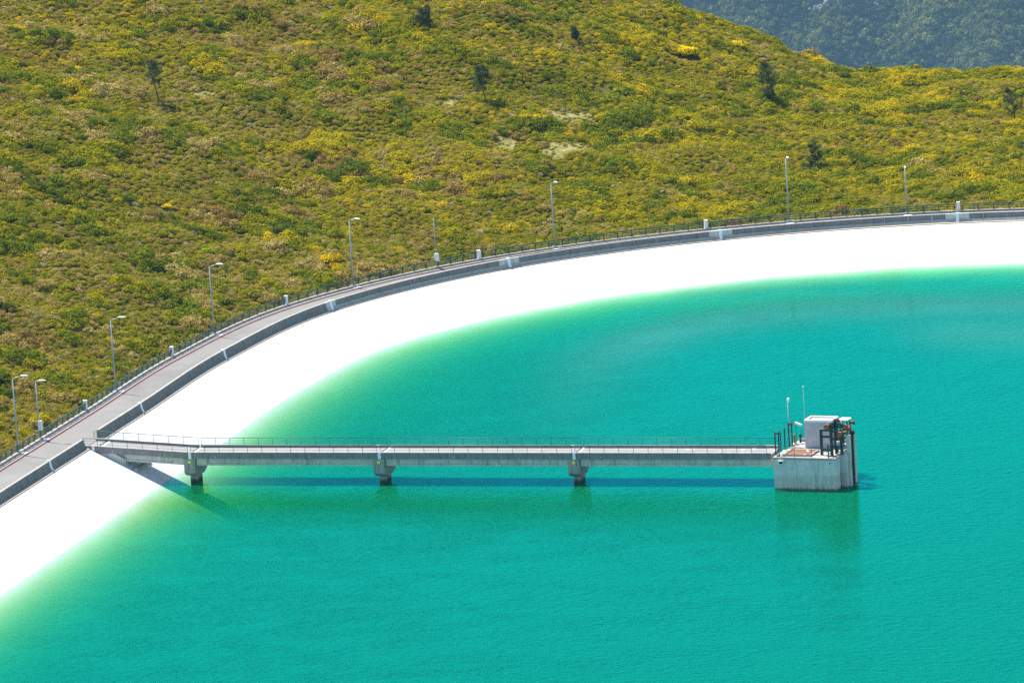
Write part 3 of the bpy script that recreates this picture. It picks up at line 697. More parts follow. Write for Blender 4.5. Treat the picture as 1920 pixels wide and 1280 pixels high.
# ------------------------------------------------------------------ intake tower
TA = R(22); TO = Vector((26.39, 628.2, 0))
def TF(p):
    u, v, z = p
    return (TO.x + u * math.cos(TA) + v * math.sin(TA), TO.y - u * math.sin(TA) + v * math.cos(TA), z)
TD = -.62                                               # working deck level
tw = thing('intake_tower', 'square concrete intake tower standing in the water at the end of the bridge', 'tower', TF((3.3, 4, WATER_Z)))
TL = tw.location
def tpart(mb, name, mat, parent=None):
    o = mb.build(name, mat, parent or tw, TL if (parent is None or parent == tw or parent.parent == tw) else parent.location)
    return o
m = MB(); pl = [(0, 0), (6.85, 0), (6.85, 1.3), (6.25, 1.3), (6.25, 8.6), (0, 8.6)]
m.prism([(u, v, -14) for u, v in pl], (0, 0, 14 + TD - .1), TF); tpart(m, 'body', M['tower'])
m = MB(); ins = [(.0, .0), (6.85, .0), (6.85, 1.3), (6.25, 1.3), (6.25, 8.6), (0, 8.6)]
m.prism([(u, v, TD - .097) for u, v in ins], (0, 0, .097), TF); tpart(m, 'top_slab', M['pale_concrete'])
m = MB()
m.box((-.04, -.04, TD + .003), (6.89, .22, TD + .13), TF); m.box((6.63, .222, TD + .003), (6.89, 1.34, TD + .13), TF)
m.box((-.04, 8.38, TD + .003), (6.29, 8.64, TD + .3), TF); m.box((-.04, 5.9, TD + .003), (.2, 8.378, TD + .13), TF); m.box((-.04, .222, TD + .003), (.2, 1.6, TD + .13), TF)
tpart(m, 'rim_kerb', M['pale_concrete'])
m = MB(); m.box((6.7, 1.75, -14), (7.42, 2.3, TD + .1), TF); tpart(m, 'gate_pilaster', M['tower'])
m = MB(); m.box((7.28, 2.31, -14), (7.66, 2.85, 1.45), TF); tpart(m, 'gate_guide', M['concrete'])
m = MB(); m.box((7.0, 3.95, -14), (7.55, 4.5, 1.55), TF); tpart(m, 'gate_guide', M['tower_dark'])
m = MB(); m.box((7.552, 3.95, -14), (7.64, 4.5, 1.2), TF); tpart(m, 'lit_edge_strip', M['concrete'])  # added pale strip, its colour stands for light on the wall edge
m = MB(); m.box((-.42, 1.9, -2.15), (-.005, 4.9, -.72), TF); tpart(m, 'corbel', M['concrete'])
m = MB(); m.box((.62, -.30, -1.16), (1.16, -.005, -.78), TF); wb = tpart(m, 'wall_box', M['white_paint'])
m = MB(); m.box((.74, -.315, -1.12), (1.13, -.302, -.86), TF); tpart(m, 'grille', M['dark'], wb)
m = MB(); m.lathe([(0, .03), (.07, .03), (.07, -.01)], TF((6.2, -.01, -1.0)), (-math.sin(TA), -math.cos(TA), 0), 10); tpart(m, 'wall_hole', M['dark'])
m = MB(); m.box((.62, 1.15, TD + .004), (3.75, 1.33, TD + .2), TF); m.box((.62, 3.78, TD + .004), (3.75, 3.96, TD + .2), TF); m.box((.62, 1.332, TD + .004), (.8, 3.778, TD + .2), TF); m.box((3.57, 1.332, TD + .004), (3.75, 3.778, TD + .2), TF)
hf = tpart(m, 'hatch_frame', M['pale_concrete'])
m = MB(); m.box((.802, 1.335, TD + .03), (3.568, 3.775, TD + .14), TF); tpart(m, 'hatch_cover', M['hatch'], hf)
# railings of the tower deck
def t_rail(pts, hs, label):
    root = thing('deck_railing', label, 'railing', TF((*pts[0], TD)), 'railings round the tower deck')
    m = MB()
    for h, r in zip(hs, (.035, .022, .022)): m.tube([TF((u, v, TD + h)) for u, v in pts], r, 6)
    m.build('rails', M['bridge_rail'], root, root.location)
    for (u0, v0), (u1, v1) in zip(pts[:-1], pts[1:]):
        L = math.hypot(u1 - u0, v1 - v0); n = max(1, round(L / 1.85))
        for k in range(n + 1):
            u = u0 + (u1 - u0) * k / n; v = v0 + (v1 - v0) * k / n; m = MB(); m.tube([TF((u, v, TD + .1)), TF((u, v, TD + hs[0]))], .03, 5)
            m.build('post', M['rail_green'], root, root.location)
t_rail([(.45, .1), (6.1, .1)], (1.12, .78, .45), 'thin green railing along the front edge of the tower deck')
t_rail([(.3, 8.5), (6.0, 8.5)], (1.35, 1.0, .65), 'green railing at the back of the tower deck behind the hut')
# hut
hu = thing('concrete_hut', 'small pale grey flat roofed hut on the tower deck', 'hut', TF((3.2, 6.5, TD)))
HL = hu.location; z1 = 2.15
m = MB(); m.box((1.72, 5.42, TD + .003), (4.75, 7.6, z1), TF); m.build('walls', M['hut'], hu, HL)
m = MB()
for a, b in (((1.715, 5.415), (4.755, 5.62)), ((1.715, 7.4), (4.755, 7.605)), ((1.715, 5.622), (1.92, 7.398)), ((4.55, 5.622), (4.755, 7.398))): m.box((*a, z1 + .003), (*b, z1 + .22), TF)
m.build('roof_rim', M['white_paint'], hu, HL)
m = MB(); m.box((1.925, 5.625, z1 + .003), (4.545, 7.395, z1 + .05), TF); m.build('roof', M['pale_concrete'], hu, HL)
m = MB(); m.box((4.752, 6.0, TD + .01), (4.775, 6.9, 1.5), TF); m.build('door', M['rail_green'], hu, HL)
# covered cabinet behind the hoist
cb = thing('canopy', 'small white topped canopy on dark posts beside the hut', 'canopy', TF((5.6, 7, TD)))
m = MB(); m.box((5.15, 6.4, 2.12), (6.2, 7.6, 2.26), TF); m.build('canopy_roof', M['white_paint'], cb, cb.location)
for u in (5.28, 6.05):
    for v in (6.55, 7.45):
        m = MB(); m.box((u - .06, v - .06, TD + .003), (u + .06, v + .06, 2.118), TF); m.build('post', M['green_steel'], cb, cb.location)
# hoist frame
hz = thing('hoist_frame', 'dark green steel hoisting frame carrying rusty pulleys over the gate slots', 'hoist', TF((6, 2.6, TD)))
ZL = hz.location
def hp(name, mb, mat=M['green_steel'], parent=hz): return mb.build(name, mat, parent, ZL)
legs = [(4.65, 2.15), (5.80, 2.0), (6.85, 2.1), (5.75, 3.9), (7.15, 4.15), (6.0, 2.9)]
for (u, v), top in zip(legs, (2.0, 2.75, 1.95, 2.7, 2.2, 2.9)):
    w = .125; m = MB(); z0 = TD + .003 if u < 6.2 or v < 1.3 else (TD + .105 if v < 2.4 else 1.0)
    if u > 7: z0 = -.9
    m.box((u - w, v - w, z0), (u + w, v + w, top), TF); hp('leg', m)
def beam(a, b, w=.10):
    m = MB(); a = Vector(TF(a)); b = Vector(TF(b)); d = (b - a); L = d.length; d.normalize()
    s = d.cross(Vector((0, 0, 1))); s = s.normalized() if s.length > .01 else Vector((1, 0, 0)); t = s.cross(d)
    vs = [a + s * i * w + t * j * w for i, j in ((-1, -1), (1, -1), (1, 1), (-1, 1))] + [b + s * i * w + t * j * w for i, j in ((-1, -1), (1, -1), (1, 1), (-1, 1))]
    m.add(vs, [(0, 1, 2, 3), (7, 6, 5, 4), (0, 4, 5, 1), (1, 5, 6, 2), (2, 6, 7, 3), (3, 7, 4, 0)]); hp('beam', m)
for a, b in (((4.55, 2.15, 2.05), (5.7, 2.02, 2.05)), ((4.75, 2.14, 1.35), (5.7, 2.02, 1.35)), ((5.9, 2.0, 1.95), (6.8, 2.08, 1.95)), ((5.9, 2.02, 1.15), (6.75, 2.1, 1.15)),
             ((5.9, 2.02, .35), (6.75, 2.1, .35)), ((6.9, 2.2, 1.98), (7.15, 4.05, 1.98)), ((6.9, 2.2, 1.1), (7.15, 4.05, 1.1)), ((4.7, 2.25, 2.04), (5.7, 3.85, 2.04)), ((5.8, 3.9, 2.03), (7.1, 4.15, 2.03)),
             ((5.8, 2.1, 2.72), (5.98, 2.85, 2.72)), ((5.82, 2.08, 2.1), (5.98, 2.8, 2.7)), ((4.75, 2.15, -.1), (5.7, 2.05, -.1)), ((6.05, 2.95, 2.6), (7.0, 3.2, 2.3)), ((5.3, 2.0, 2.2), (5.8, 2.0, 2.6))):
    beam(a, b)
m = MB(); m.box((4.4, 1.95, 2.142), (5.75, 2.35, 2.17), TF); hp('platform', m, M['bridge_rail'])
for u, v, z, r, ax in ((5.42, 1.9, 2.42, .31, 'v'), (6.22, 2.75, 3.0, .33, 'w'), (7.62, 3.8, 2.55, .30, 'w'), (7.2, 2.6, 2.36, .27, 'v'), (7.55, 3.0, 2.1, .30, 'u'), (6.8, 1.9, 1.68, .30, 'v'), (7.3, 2.2, 1.78, .30, 'w'), (6.5, 2.3, 1.35, .26, 'w')):
    a = {'v': (math.sin(TA), math.cos(TA), .25), 'u': (math.cos(TA), -math.sin(TA), .1), 'w': (.35, .45, .8)}[ax]
    pr = [(.0, -.07), (.08, -.08), (r * .45, -.05), (r * .8, -.05), (r, -.09), (r * .9, -.02), (r * .9, .02), (r, .09), (r * .8, .05), (r * .45, .05), (.08, .08), (0, .07)]
    m = MB(); m.lathe(pr, TF((u, v, z)), a, 18); pu = hp('pulley', m, M['rust'])
    h = MB(); h.lathe([(0, -.13), (.055, -.13), (.055, .13), (0, .13)], TF((u, v, z)), a, 8); hp('axle', h, M['galv'], pu)
for a, b in (((7.55, 3.7, 2.85), (6.3, 2.7, 3.3)), ((6.55, 2.7, 2.95), (7.2, 2.6, 2.6)), ((7.45, 3.0, 1.8), (7.15, 3.0, -.6)), ((6.6, 2.0, 1.5), (6.55, 2.0, -.4)), ((5.2, 1.95, 2.62), (6.0, 2.7, 3.25))):
    m = MB(); m.tube([TF(a), TF(b)], .022, 5); hp('cable', m, M['galv'])
m = MB(); m.box((6.2, 2.35, .25), (6.55, 2.7, .8), TF); hp('motor', m, M['cabinet'])
# stair with slanting treads in front of the hoist
stp = thing('steel_stair', 'short dark green steel stair at the right front of the tower deck', 'stair', TF((6.1, .7, TD)))
for k in range(5):
    m = MB(); z = TD + .2 + k * .27; m.prism([(5.85, .45, z - .07), (5.85, .45, z), (6.35, .6, z + .22), (6.35, .6, z + .15)], (.0, .5, .0), TF); m.build('tread', M['green_steel'], stp, stp.location)
for u in (5.83, 6.37):
    m = MB(); m.box((u - .03, .62, TD + .003), (u + .03, .74, TD + 1.5), TF); m.build('stringer', M['green_steel'], stp, stp.location)
# gate across the bridge end
gt = thing('security_gate', 'tall dark green gate frame across the bridge end at the tower', 'gate', TF((0, 3.5, TD)))
for u, v, h in ((-.06, 1.1, 2.5), (.3, 1.15, 2.6), (-.15, 3.0, 2.3), (-.1, 4.2, 2.35), (-.15, 5.7, 2.55), (.1, 6.0, 2.6)):
    m = MB(); m.box((u - .055, v - .055, TD + .003), (u + .055, v + .055, TD + h), TF); m.build('gate_post', M['green_steel'], gt, gt.location)
for z, r in ((2.25, .035), (1.2, .035)):
    m = MB(); m.tube([TF((.02, 1.1, TD + z - .35)), TF((-.12, 3.0, TD + z)), TF((-.12, 5.7, TD + z + .05))], r, 6); m.build('gate_bar', M['bridge_rail'], gt, gt.location)
for v in (1.12, 5.85):
    m = MB(); m.box((-.12, v - .04, TD + 2.3), (.32, v + .04, TD + 2.5), TF); m.build('hinge_plate', M['rust'], gt, gt.location)
# floodlight on a bracket post
fl = thing('floodlight', 'white floodlight on a thin post beside the gate', 'floodlight', TF((.35, 6.6, TD)))
m = MB(); m.tube([TF((.35, 6.6, TD)), TF((.35, 6.6, TD + 2.3))], .035, 6); m.build('post', M['green_steel'], fl, fl.location)
m = MB(); m.prism([(.3, 6.45, TD + 2.3), (.3, 6.45, TD + 2.5), (1.0, 6.45, TD + 2.25), (.95, 6.45, TD + 2.1)], (0, .3, 0), TF); m.build('lamp_head', M['lamp_white'], fl, fl.location)
# lamp post and antenna
lp = thing('tower_lamp', 'slender grey lamp post with a white head on the tower deck', 'lamp', TF((-.22, 6.05, TD)))
m = MB(); m.tube([TF((-.22, 6.05, TD)), TF((-.22, 6.05, TD + 4.7))], [.075, .05], 7); m.build('pole', M['galv'], lp, lp.location)
m = MB(); p = TF((-.22, 6.05, TD + 4.65)); m.lathe([(.03, 0), (.09, .05), (.15, .25), (.14, .42), (.06, .56), (.0, .58)], p, (.22, -.1, 1), 10); m.build('lamp_head', M['lamp_white'], lp, lp.location)
an = thing('antenna_mast', 'very thin whip mast beside the hut on the tower', 'mast', TF((1.42, 6.5, TD)))
m = MB(); m.tube([TF((1.42, 6.5, TD)), TF((1.42, 6.5, TD + 6.2))], [.035, .022], 5); m.build('whip', M['galv'], an, an.location)
m = MB(); m.lathe([(.0, 0), (.07, .03), (.07, .14), (0, .17)], TF((1.42, 6.5, TD + 6.2)), (0, 0, 1), 8); m.build('tip', M['lamp_white'], an, an.location)
def pedestal(u, v, mat, lab):
    t = thing('valve_pedestal', lab, 'valve pedestal', TF((u, v, TD)), 'valve pedestals on the tower deck')
    m = MB(); m.lathe([(0, 0), (.2, 0), (.2, .08), (.12, .12), (.1, .8), (.15, .85), (.13, 1.05), (0, 1.08)], TF((u, v, TD)), (0, 0, 1), 10); m.build('column', mat, t, t.location)
    m = MB(); m.box((u - .25, v - .25, TD + .002), (u + .25, v + .25, TD + .12), TF); m.build('base', M['white_paint'], t, t.location)
pedestal(.02, 6.95, M['rust'], 'rusty brown valve pedestal behind the bridge gate')
pedestal(.55, 7.3, M['green_steel'], 'dark green valve pedestal between the gate and the hut')

# ------------------------------------------------------------------ vegetation
def leaf_cloud(n, blobs, size, rs, upbias=.3, elong=1.5):
    """n leaf quads spread through the shells of several blobs"""
    B = np.array(blobs); w = B[:, 3] ** 2; k = rs.choice(len(B), n, p=w / w.sum())
    d = rs.normal(size=(n, 3)); d[:, 2] = np.abs(d[:, 2]) * .9 + rs.uniform(-.35, .15, n); d /= np.linalg.norm(d, axis=1)[:, None]
    rad = B[k, 3] * rs.uniform(.62, 1.06, n)
    c = B[k, :3] + d * rad[:, None] * np.array([1, 1, .8])
    nrm = d + rs.normal(size=(n, 3)) * .55; nrm[:, 2] += upbias; nrm /= np.linalg.norm(nrm, axis=1)[:, None]
    a = np.cross(nrm, rs.normal(size=(n, 3))); a /= np.linalg.norm(a, axis=1)[:, None]; b = np.cross(nrm, a)
    s = size * rs.uniform(.55, 1.35, n)[:, None]
    v = np.stack([c - a * s * elong, c - b * s * .6, c + a * s * elong, c + b * s * .6], 1).reshape(-1, 3)
    f = np.arange(4 * n).reshape(n, 4)
    return v, f
def shrub_blobs(rs, k=5, spread=.55):
    out = []
    for i in range(k):
        a = rs.uniform(0, 6.28); r = spread * math.sqrt(rs.uniform(0, 1)); rr = rs.uniform(.34, .6)
        out.append((r * math.cos(a), r * math.sin(a), rs.uniform(.12, .5), rr))
    return out
PROTO = bpy.data.collections.new('plant kinds')          # not linked into the scene: only sources for the scatter
def proto_set(name, mats, n, leaves, size, k=5, spread=.55, tall=1.0):
    c = bpy.data.collections.new(name)
    for i in range(n):
        rs = np.random.default_rng(100 + i * 7 + len(name))
        v, f = leaf_cloud(leaves, shrub_blobs(rs, k, spread), size, rs); v[:, 2] *= tall
        o = npmesh('%s_%02d' % (name, i), v, f, mats[i % len(mats)], 'nolink'); c.objects.link(o)
    return c
def scatter(name, pts, rot, scl, pick, coll, label, mat):
    me = bpy.data.meshes.new(name); me.vertices.add(len(pts)); me.vertices.foreach_set('co', np.asarray(pts, np.float32).ravel())
    for n_, a, ty in (('rot', rot, 'FLOAT'), ('pick', pick, 'INT')):
        at = me.attributes.new(n_, ty, 'POINT'); at.data.foreach_set('value', np.asarray(a, np.int32 if ty == 'INT' else np.float32))
    at = me.attributes.new('scl', 'FLOAT_VECTOR', 'POINT'); at.data.foreach_set('vector', np.asarray(scl, np.float32).ravel())
    me.materials.append(mat)
    o = bpy.data.objects.new(name, me); COL.objects.link(o)
    ng = bpy.data.node_groups.new(name, 'GeometryNodeTree')
    ng.interface.new_socket('Geometry', in_out='INPUT', socket_type='NodeSocketGeometry'); ng.interface.new_socket('Geometry', in_out='OUTPUT', socket_type='NodeSocketGeometry')
    gi = ng.nodes.new('NodeGroupInput'); go = ng.nodes.new('NodeGroupOutput')
    ip = ng.nodes.new('GeometryNodeInstanceOnPoints'); ci = ng.nodes.new('GeometryNodeCollectionInfo')
    ci.inputs['Collection'].default_value = coll; ci.inputs['Separate Children'].default_value = True; ci.inputs['Reset Children'].default_value = True
    def attr(nm, ty):
        n = ng.nodes.new('GeometryNodeInputNamedAttribute'); n.data_type = ty; n.inputs['Name'].default_value = nm; return n
    ar = attr('rot', 'FLOAT'); sc = attr('scl', 'FLOAT_VECTOR'); pk = attr('pick', 'INT')
    cx = ng.nodes.new('ShaderNodeCombineXYZ'); er = ng.nodes.new('FunctionNodeEulerToRotation')
    l = ng.links.new
    l(gi.outputs[0], ip.inputs['Points']); l(ci.outputs[0], ip.inputs['Instance']); ip.inputs['Pick Instance'].default_value = True
    l(pk.outputs[0], ip.inputs['Instance Index']); l(ar.outputs[0], cx.inputs[2]); l(cx.outputs[0], er.inputs[0]); l(er.outputs[0], ip.inputs['Rotation']); l(sc.outputs[0], ip.inputs['Scale'])
    l(ip.outputs[0], go.inputs[0])
    md = o.modifiers.new('scatter', 'NODES'); md.node_group = ng
    tag(o, label, None, None, 'stuff')
    return o

SCR_G = [(0, (.185, .205, .006)), (.35, (.255, .255, .006)), (.65, (.33, .30, .007)), (1, (.41, .345, .008))]
M['scrub_green'] = mat_foliage('olive green heath', SCR_G, .04, .7, .4, .4)
M['scrub_yellow'] = mat_foliage('yellow heath bloom', [(0, (.34, .31, .008)), (.5, (.45, .37, .008)), (1, (.60, .44, .008))], .06, .8, .4, .4)
M['scrub_olive'] = mat_foliage('greyish olive heath', [(0, (.27, .225, .035)), (.5, (.33, .285, .035)), (1, (.36, .325, .025))], .06, .9, .4, .4)
M['scrub_grey'] = mat_foliage('bleached dry twigs', [(0, (.30, .25, .15)), (1, (.40, .35, .24))], .06, .9, .35, .1)
scrub_c = proto_set('scrub', [M['scrub_green'], M['scrub_yellow'], M['scrub_olive'], M['brown'], M['deepgreen'], M['scrub_grey']], 18, 420, .082, 7)
KN = 6
def kind_index(kind, n): return kind + KN * rng.integers(0, 3, n)
KEEP = [(27.1, 867.6, 2.0), (35.1, 886.8, 1.5), (-55.1, 805.5, 1.0), (-41.9, 757.3, 1.2), (5.6, 805.4, 1.3), (16.5, 835, 2.6)]
def field_pts(sp):
    px = np.arange(-150, 150, sp); py = np.arange(585, 935, sp); PX, PY = np.meshgrid(px, py, indexing='xy')
    PX = (PX + rng.uniform(-.5, .5, PX.shape) * sp).ravel(); PY = (PY + rng.uniform(-.5, .5, PY.shape) * sp).ravel()
    k = np.abs(PX) < PY * .083 * 1.45 + 3
    PX, PY = PX[k], PY[k]; D = ring_dist(PX, PY)
    k = (D > 7.7) & (turf_mask(PX, PY) * (1 - .25 * (vnoise(PX, PY, 1.6, 77) > .62)) < rng.uniform(.05, .98, len(PX)))
    for cx, cy, rr_ in KEEP: k &= ((PX - cx) ** 2 + (PY - cy) ** 2 > rr_ ** 2)
    return PX[k], PY[k], D[k]
def regions(X, Y):
    """how yellow and how brown the heath is at a place: drier and browner low on the left, yellower up the slope and to the right"""
    yel = -.04 + .20 * smooth01((Y - 755) / 70) + .10 * smooth01((X + 10) / 50)
    bro = .52 - .30 * smooth01((X + 25) / 45) - .06 * smooth01((Y - 730) / 60)
    n1 = vnoise(X, Y, 13, 5) * .6 + vnoise(X, Y, 4.2, 6) * .4; n2 = vnoise(X, Y, 10, 15) * .6 + vnoise(X, Y, 3.2, 16) * .4
    return yel + (n1 - .5) * .95, bro + (n2 - .5) * 1.15
def choose(X, Y, dark):
    ye, br = regions(X, Y); n = len(X); u = rng.uniform(0, 1, n)
    kind = np.zeros(n, int)
    kind = np.where(rng.uniform(0, 1, n) < .22, 2, kind)
    kind = np.where(rng.uniform(0, 1, n) < np.clip(ye, .02, .85), 1, kind)
    kind = np.where(rng.uniform(0, 1, n) < np.clip(br, .03, .85), np.where(u < .5, 3, 2), kind)
    kind = np.where(rng.uniform(0, 1, n) < dark, 4, kind)
    kind = np.where(rng.uniform(0, 1, n) < .012, 5, kind)
    return kind + KN * rng.integers(0, 3, n)
# low carpet of heath plus taller clumps that grow together
X1, Y1, D1 = field_pts(.68)
s1 = .46 + .25 * vnoise(X1, Y1, 3, 3) + rng.uniform(0, .16, len(X1)); s1 *= 1 - .5 * turf_mask(X1, Y1); h1 = s1 * rng.uniform(.7, 1.15, len(X1)); p1 = choose(X1, Y1, .05)
X2, Y2, D2 = field_pts(.95)
cl = vnoise(X2, Y2, 5.5, 21) * .55 + vnoise(X2, Y2, 2.2, 22) * .45
k = (cl > .53) & (D2 > 9.2); X2, Y2, D2, cl = X2[k], Y2[k], D2[k], cl[k]
s2 = .66 + 2.9 * (cl - .53) + rng.gamma(2, .07, len(X2)); s2 *= 1 - .45 * turf_mask(X2, Y2); h2 = s2 * rng.uniform(.75, 1.25, len(X2))
# a clump is mostly one species
q = vnoise(np.round(X2 / 3.2), np.round(Y2 / 4.0), 1.0, 31)
ye, br = regions(X2, Y2)
kd = np.where(q < .40 - .25 * np.clip(ye, 0, 1), 4, np.where(q < .68 - .2 * np.clip(ye, 0, 1), 0, np.where(q < .68 + .32 * np.clip(ye * 1.3, 0, 1), 1, np.where(br > .3, 3, 0))))
kd = np.where(rng.uniform(0, 1, len(X2)) < .15, 0, kd)
p2 = kd + KN * rng.integers(0, 3, len(X2))
# grass and dwarf heath tufts dotting the clearings
TX, TY = np.meshgrid(np.arange(-46, 18, .55), np.arange(798, 832, .55), indexing='xy'); TX = (TX + rng.uniform(-.27, .27, TX.shape)).ravel(); TY = (TY + rng.uniform(-.27, .27, TY.shape)).ravel()
k = (turf_mask(TX, TY) > .25) & (vnoise(TX, TY, 1.3, 51) + rng.uniform(-.3, .3, len(TX)) > .52); X3, Y3 = TX[k], TY[k]
s3 = rng.uniform(.16, .46, len(X3)); h3 = s3 * rng.uniform(.5, .9, len(X3)); p3 = np.array([0, 2, 3, 4])[rng.integers(0, 4, len(X3))] + KN * rng.integers(0, 3, len(X3))
XA = np.concatenate([X1, X2, X3]); YA = np.concatenate([Y1, Y2, Y3]); SA = np.concatenate([s1, s2, s3]); HA = np.concatenate([h1, h2, h3]); PA = np.concatenate([p1, p2, p3])
ZA = terrain(XA, YA) - .10 * SA
scatter('scrub', np.stack([XA, YA, ZA], -1), rng.uniform(0, 6.28, len(XA)), np.stack([SA, SA, HA], -1), PA, scrub_c, 'yellow green heath scrub covering the hillside', M['scrub'])

# far woodland on the mountain
forest_c = proto_set('forest', [M['forest']], 5, 260, .13, 6, .5, 1.15)
fx = np.arange(-350, 1500, 6.4); fy = np.arange(6840, 7560, 5.6); FX, FY = np.meshgrid(fx, fy, indexing='xy')
FX = (FX + rng.uniform(-3, 3, FX.shape)).ravel(); FY = (FY + rng.uniform(-2.7, 2.7, FY.shape)).ravel()
FZ = hill_z(FX, FY); fs = 5.6 * rng.uniform(.7, 1.5, len(FX)) * (.7 + .7 * vnoise(FX, FY, 38, 9))
scatter('woods', np.stack([FX, FY, FZ - .8], -1), rng.uniform(0, 6.28, len(FX)), np.stack([fs, fs, fs * rng.uniform(.8, 1.4, len(FX))], -1), rng.integers(0, 5, len(FX)), forest_c, 'dense bluish woodland on the distant mountainside', M['forest'])

def crag(cx, cy, r, seed, label):
    rs = np.random.default_rng(seed); m = MB()
    for q in range(26):
        a = rs.uniform(0, 6.28); rr = r * math.sqrt(rs.uniform(0, 1)); x, y = cx + rr * math.cos(a) * 1.2, cy + rr * math.sin(a) * .8; z = float(hill_z(np.array(x), np.array(y)))
        s = rs.uniform(.18, .5) * r * .42; n = 7; vs = []; fs = []
        for i in range(5):
            for j in range(n):
                w = 6.283 * j / n + i * .3; t = math.sin(math.pi * (i + .6) / 5.4) * s * rs.uniform(.65, 1.2)
                vs.append((x + t * math.cos(w), y + t * math.sin(w), z - s * .6 + i * s * .62 * rs.uniform(.85, 1.15)))
        for i in range(4):
            for j in range(n): fs.append((i * n + j, i * n + (j + 1) % n, (i + 1) * n + (j + 1) % n, (i + 1) * n + j))
        fs.append(tuple(4 * n + j for j in range(n))); m.add(vs, fs)
    tag(m.build('rock_outcrop', M['rock'], None, (cx, cy, float(hill_z(np.array(cx), np.array(cy))))), label, 'rock', 'crags on the distant mountain')
crag(389, 7160, 26, 3, 'pale grey crag among trees on the distant mountain, the larger one')
crag(440, 7158, 17, 5, 'smaller grey crag right of the larger one on the distant mountain')

def pine(x, y, H, W, seed, label, dens=1.0, bare=.35, lean=(-.10, 0), bushy=False):
    rs = np.random.default_rng(seed); z = float(terrain(np.array(x), np.array(y))) - .1
    root = thing('pine_tree', label, 'tree', (x, y, z), 'scattered dark pines on the heath')
    tr = MB(); top = []; n = 9
    pts = []
    for i in range(n):
        t = i / (n - 1); pts.append((lean[0] * H * t + .12 * math.sin(t * 5 + seed), lean[1] * H * t + .1 * math.cos(t * 4 + seed), H * t * .97))
    tr.tube(pts, [max(.02, (.032 * H) * (1 - .85 * i / (n - 1)) * .62) for i in range(n)], 7)
    V = []; nb = int(26 * dens) + 8
    for b in range(nb):
        t = bare + (1 - bare) * (b + rs.uniform(0, 1)) / nb; t = min(t, .98)
        k = t * (n - 1); i = int(min(k, n - 2)); f = k - i; p = np.array(pts[i]) * (1 - f) + np.array(pts[i + 1]) * f
        prof = math.sin(math.pi * min(1, .25 + .75 * ((t - bare) / (1 - bare)) ** .8)) * .8 + .25 if not bushy else (1 - .6 * (t - bare) / (1 - bare))
        L = W * .5 * prof * rs.uniform(.65, 1.15); a = rs.uniform(0, 6.28); up = rs.uniform(.25, .75)
        d = np.array([math.cos(a), math.sin(a), up]); d /= np.linalg.norm(d); e = p + d * L; mid = p + d * L * .5 + np.array([0, 0, -.06 * L])
        tr.tube([p, mid, e], [.018 * H * .3 + .012, .02, .012], 4, cap=False)
        for c in range(int(3 + 4 * dens)):
            w = rs.uniform(.35, 1.02); q = p + d * L * w + rs.normal(size=3) * .10 * L
            m_ = int(17 * (1 if dens > .6 else .8))
            dd = rs.normal(size=(m_, 3)) * .6 + d * .5 + np.array([0, 0, .75]); dd /= np.linalg.norm(dd, axis=1)[:, None]
            ll = rs.uniform(.14, .34, m_)[:, None] * (.8 + .03 * H); s_ = np.cross(dd, rs.normal(size=(m_, 3))); s_ /= np.linalg.norm(s_, axis=1)[:, None]
            c0 = q + rs.normal(size=(m_, 3)) * .10
            V.append(np.stack([c0, c0 + dd * ll * .55 - s_ * .038, c0 + dd * ll, c0 + dd * ll * .55 + s_ * .038], 1).reshape(-1, 3))
    tr.build('trunk', M['bark'], root)
    V = np.concatenate(V); npmesh('crown', V, np.arange(len(V)).reshape(-1, 4), M['needles'], root)
pine(-44.2, 797.5, 5.9, 3.2, 1, 'tall thin pine with a nearly bare leaning trunk on the upper left heath', .75, .42, (-.13, 0))
pine(-1.6, 820.5, 5.2, 3.0, 2, 'dark leaning pine above the grassy clearing in the middle of the heath', 1.1, .38, (-.12, 0))
pine(38.1, 851.5, 5.9, 3.4, 3, 'slender dark pine on the right, below the skyline with the mountain', 1.05, .16, (-.14, 0))
pine(-9.7, 847.5, 2.6, 3.3, 4, 'low wide dark pine near the top edge of the heath', 1.3, .12, (0, 0), True)
pine(41.7, 808.5, 3.7, 2.9, 5, 'small dense round pine right of the last tall lamp', .9, .1, (-.08, 0), True)
pine(72.2, 855, 5.0, 3.6, 6, 'loose pine cut by the right edge of the picture', .7, .25, (-.1, 0))
pine(11.3, 856, 1.9, 1.5, 7, 'smallest dark pine, high on the slope right of the low wide one', 1.0, .1, (0, 0), True)
pine(-28.3, 756.5, 1.7, 2.0, 8, 'squat dark pine on the heath between two tall lamps', .9, .1, (0, 0), True)

def shrub(x, y, w, h, kind, seed, label, group='shrubs standing out from the heath', n=900):
    rs = np.random.default_rng(seed); z = float(terrain(np.array(x), np.array(y))) - .08
    root = thing('shrub' if kind != 'flower' else 'flowering_shrub', label, 'shrub', (x, y, z), group)
    B = shrub_blobs(rs, 8, .6)
    base = M['deepgreen'] if kind == 'flower' else M[kind]
    v, f = leaf_cloud(n, B, .085, rs); v *= np.array([w * .5, w * .5, h]); npmesh('foliage', v, f, base, root)
    if kind == 'flower':
        v, f = leaf_cloud(n * 2, B, .075, rs, .5, 1.1); v *= np.array([w * .53, w * .53, h * 1.07]); k = np.repeat(v.reshape(-1, 4, 3).mean(1)[:, 2] > .12 * h, 4)
        v = v[k]; npmesh('blossoms', v, np.arange(len(v)).reshape(-1, 4), M['flower'], root)
    st = MB()
    for q in range(4): st.tube([(0, 0, -.05), (w * .12 * math.cos(q * 1.6), w * .12 * math.sin(q * 1.6), h * .4)], [.04, .02], 5)
    st.build('stems', M['bark'], root)
FL = 'yellow flowering bushes on the heath'
shrub(27.1, 868.5, 3.6, 1.9, 'flower', 11, 'large bright yellow flowering bush high on the right of the heath', FL, 1100)
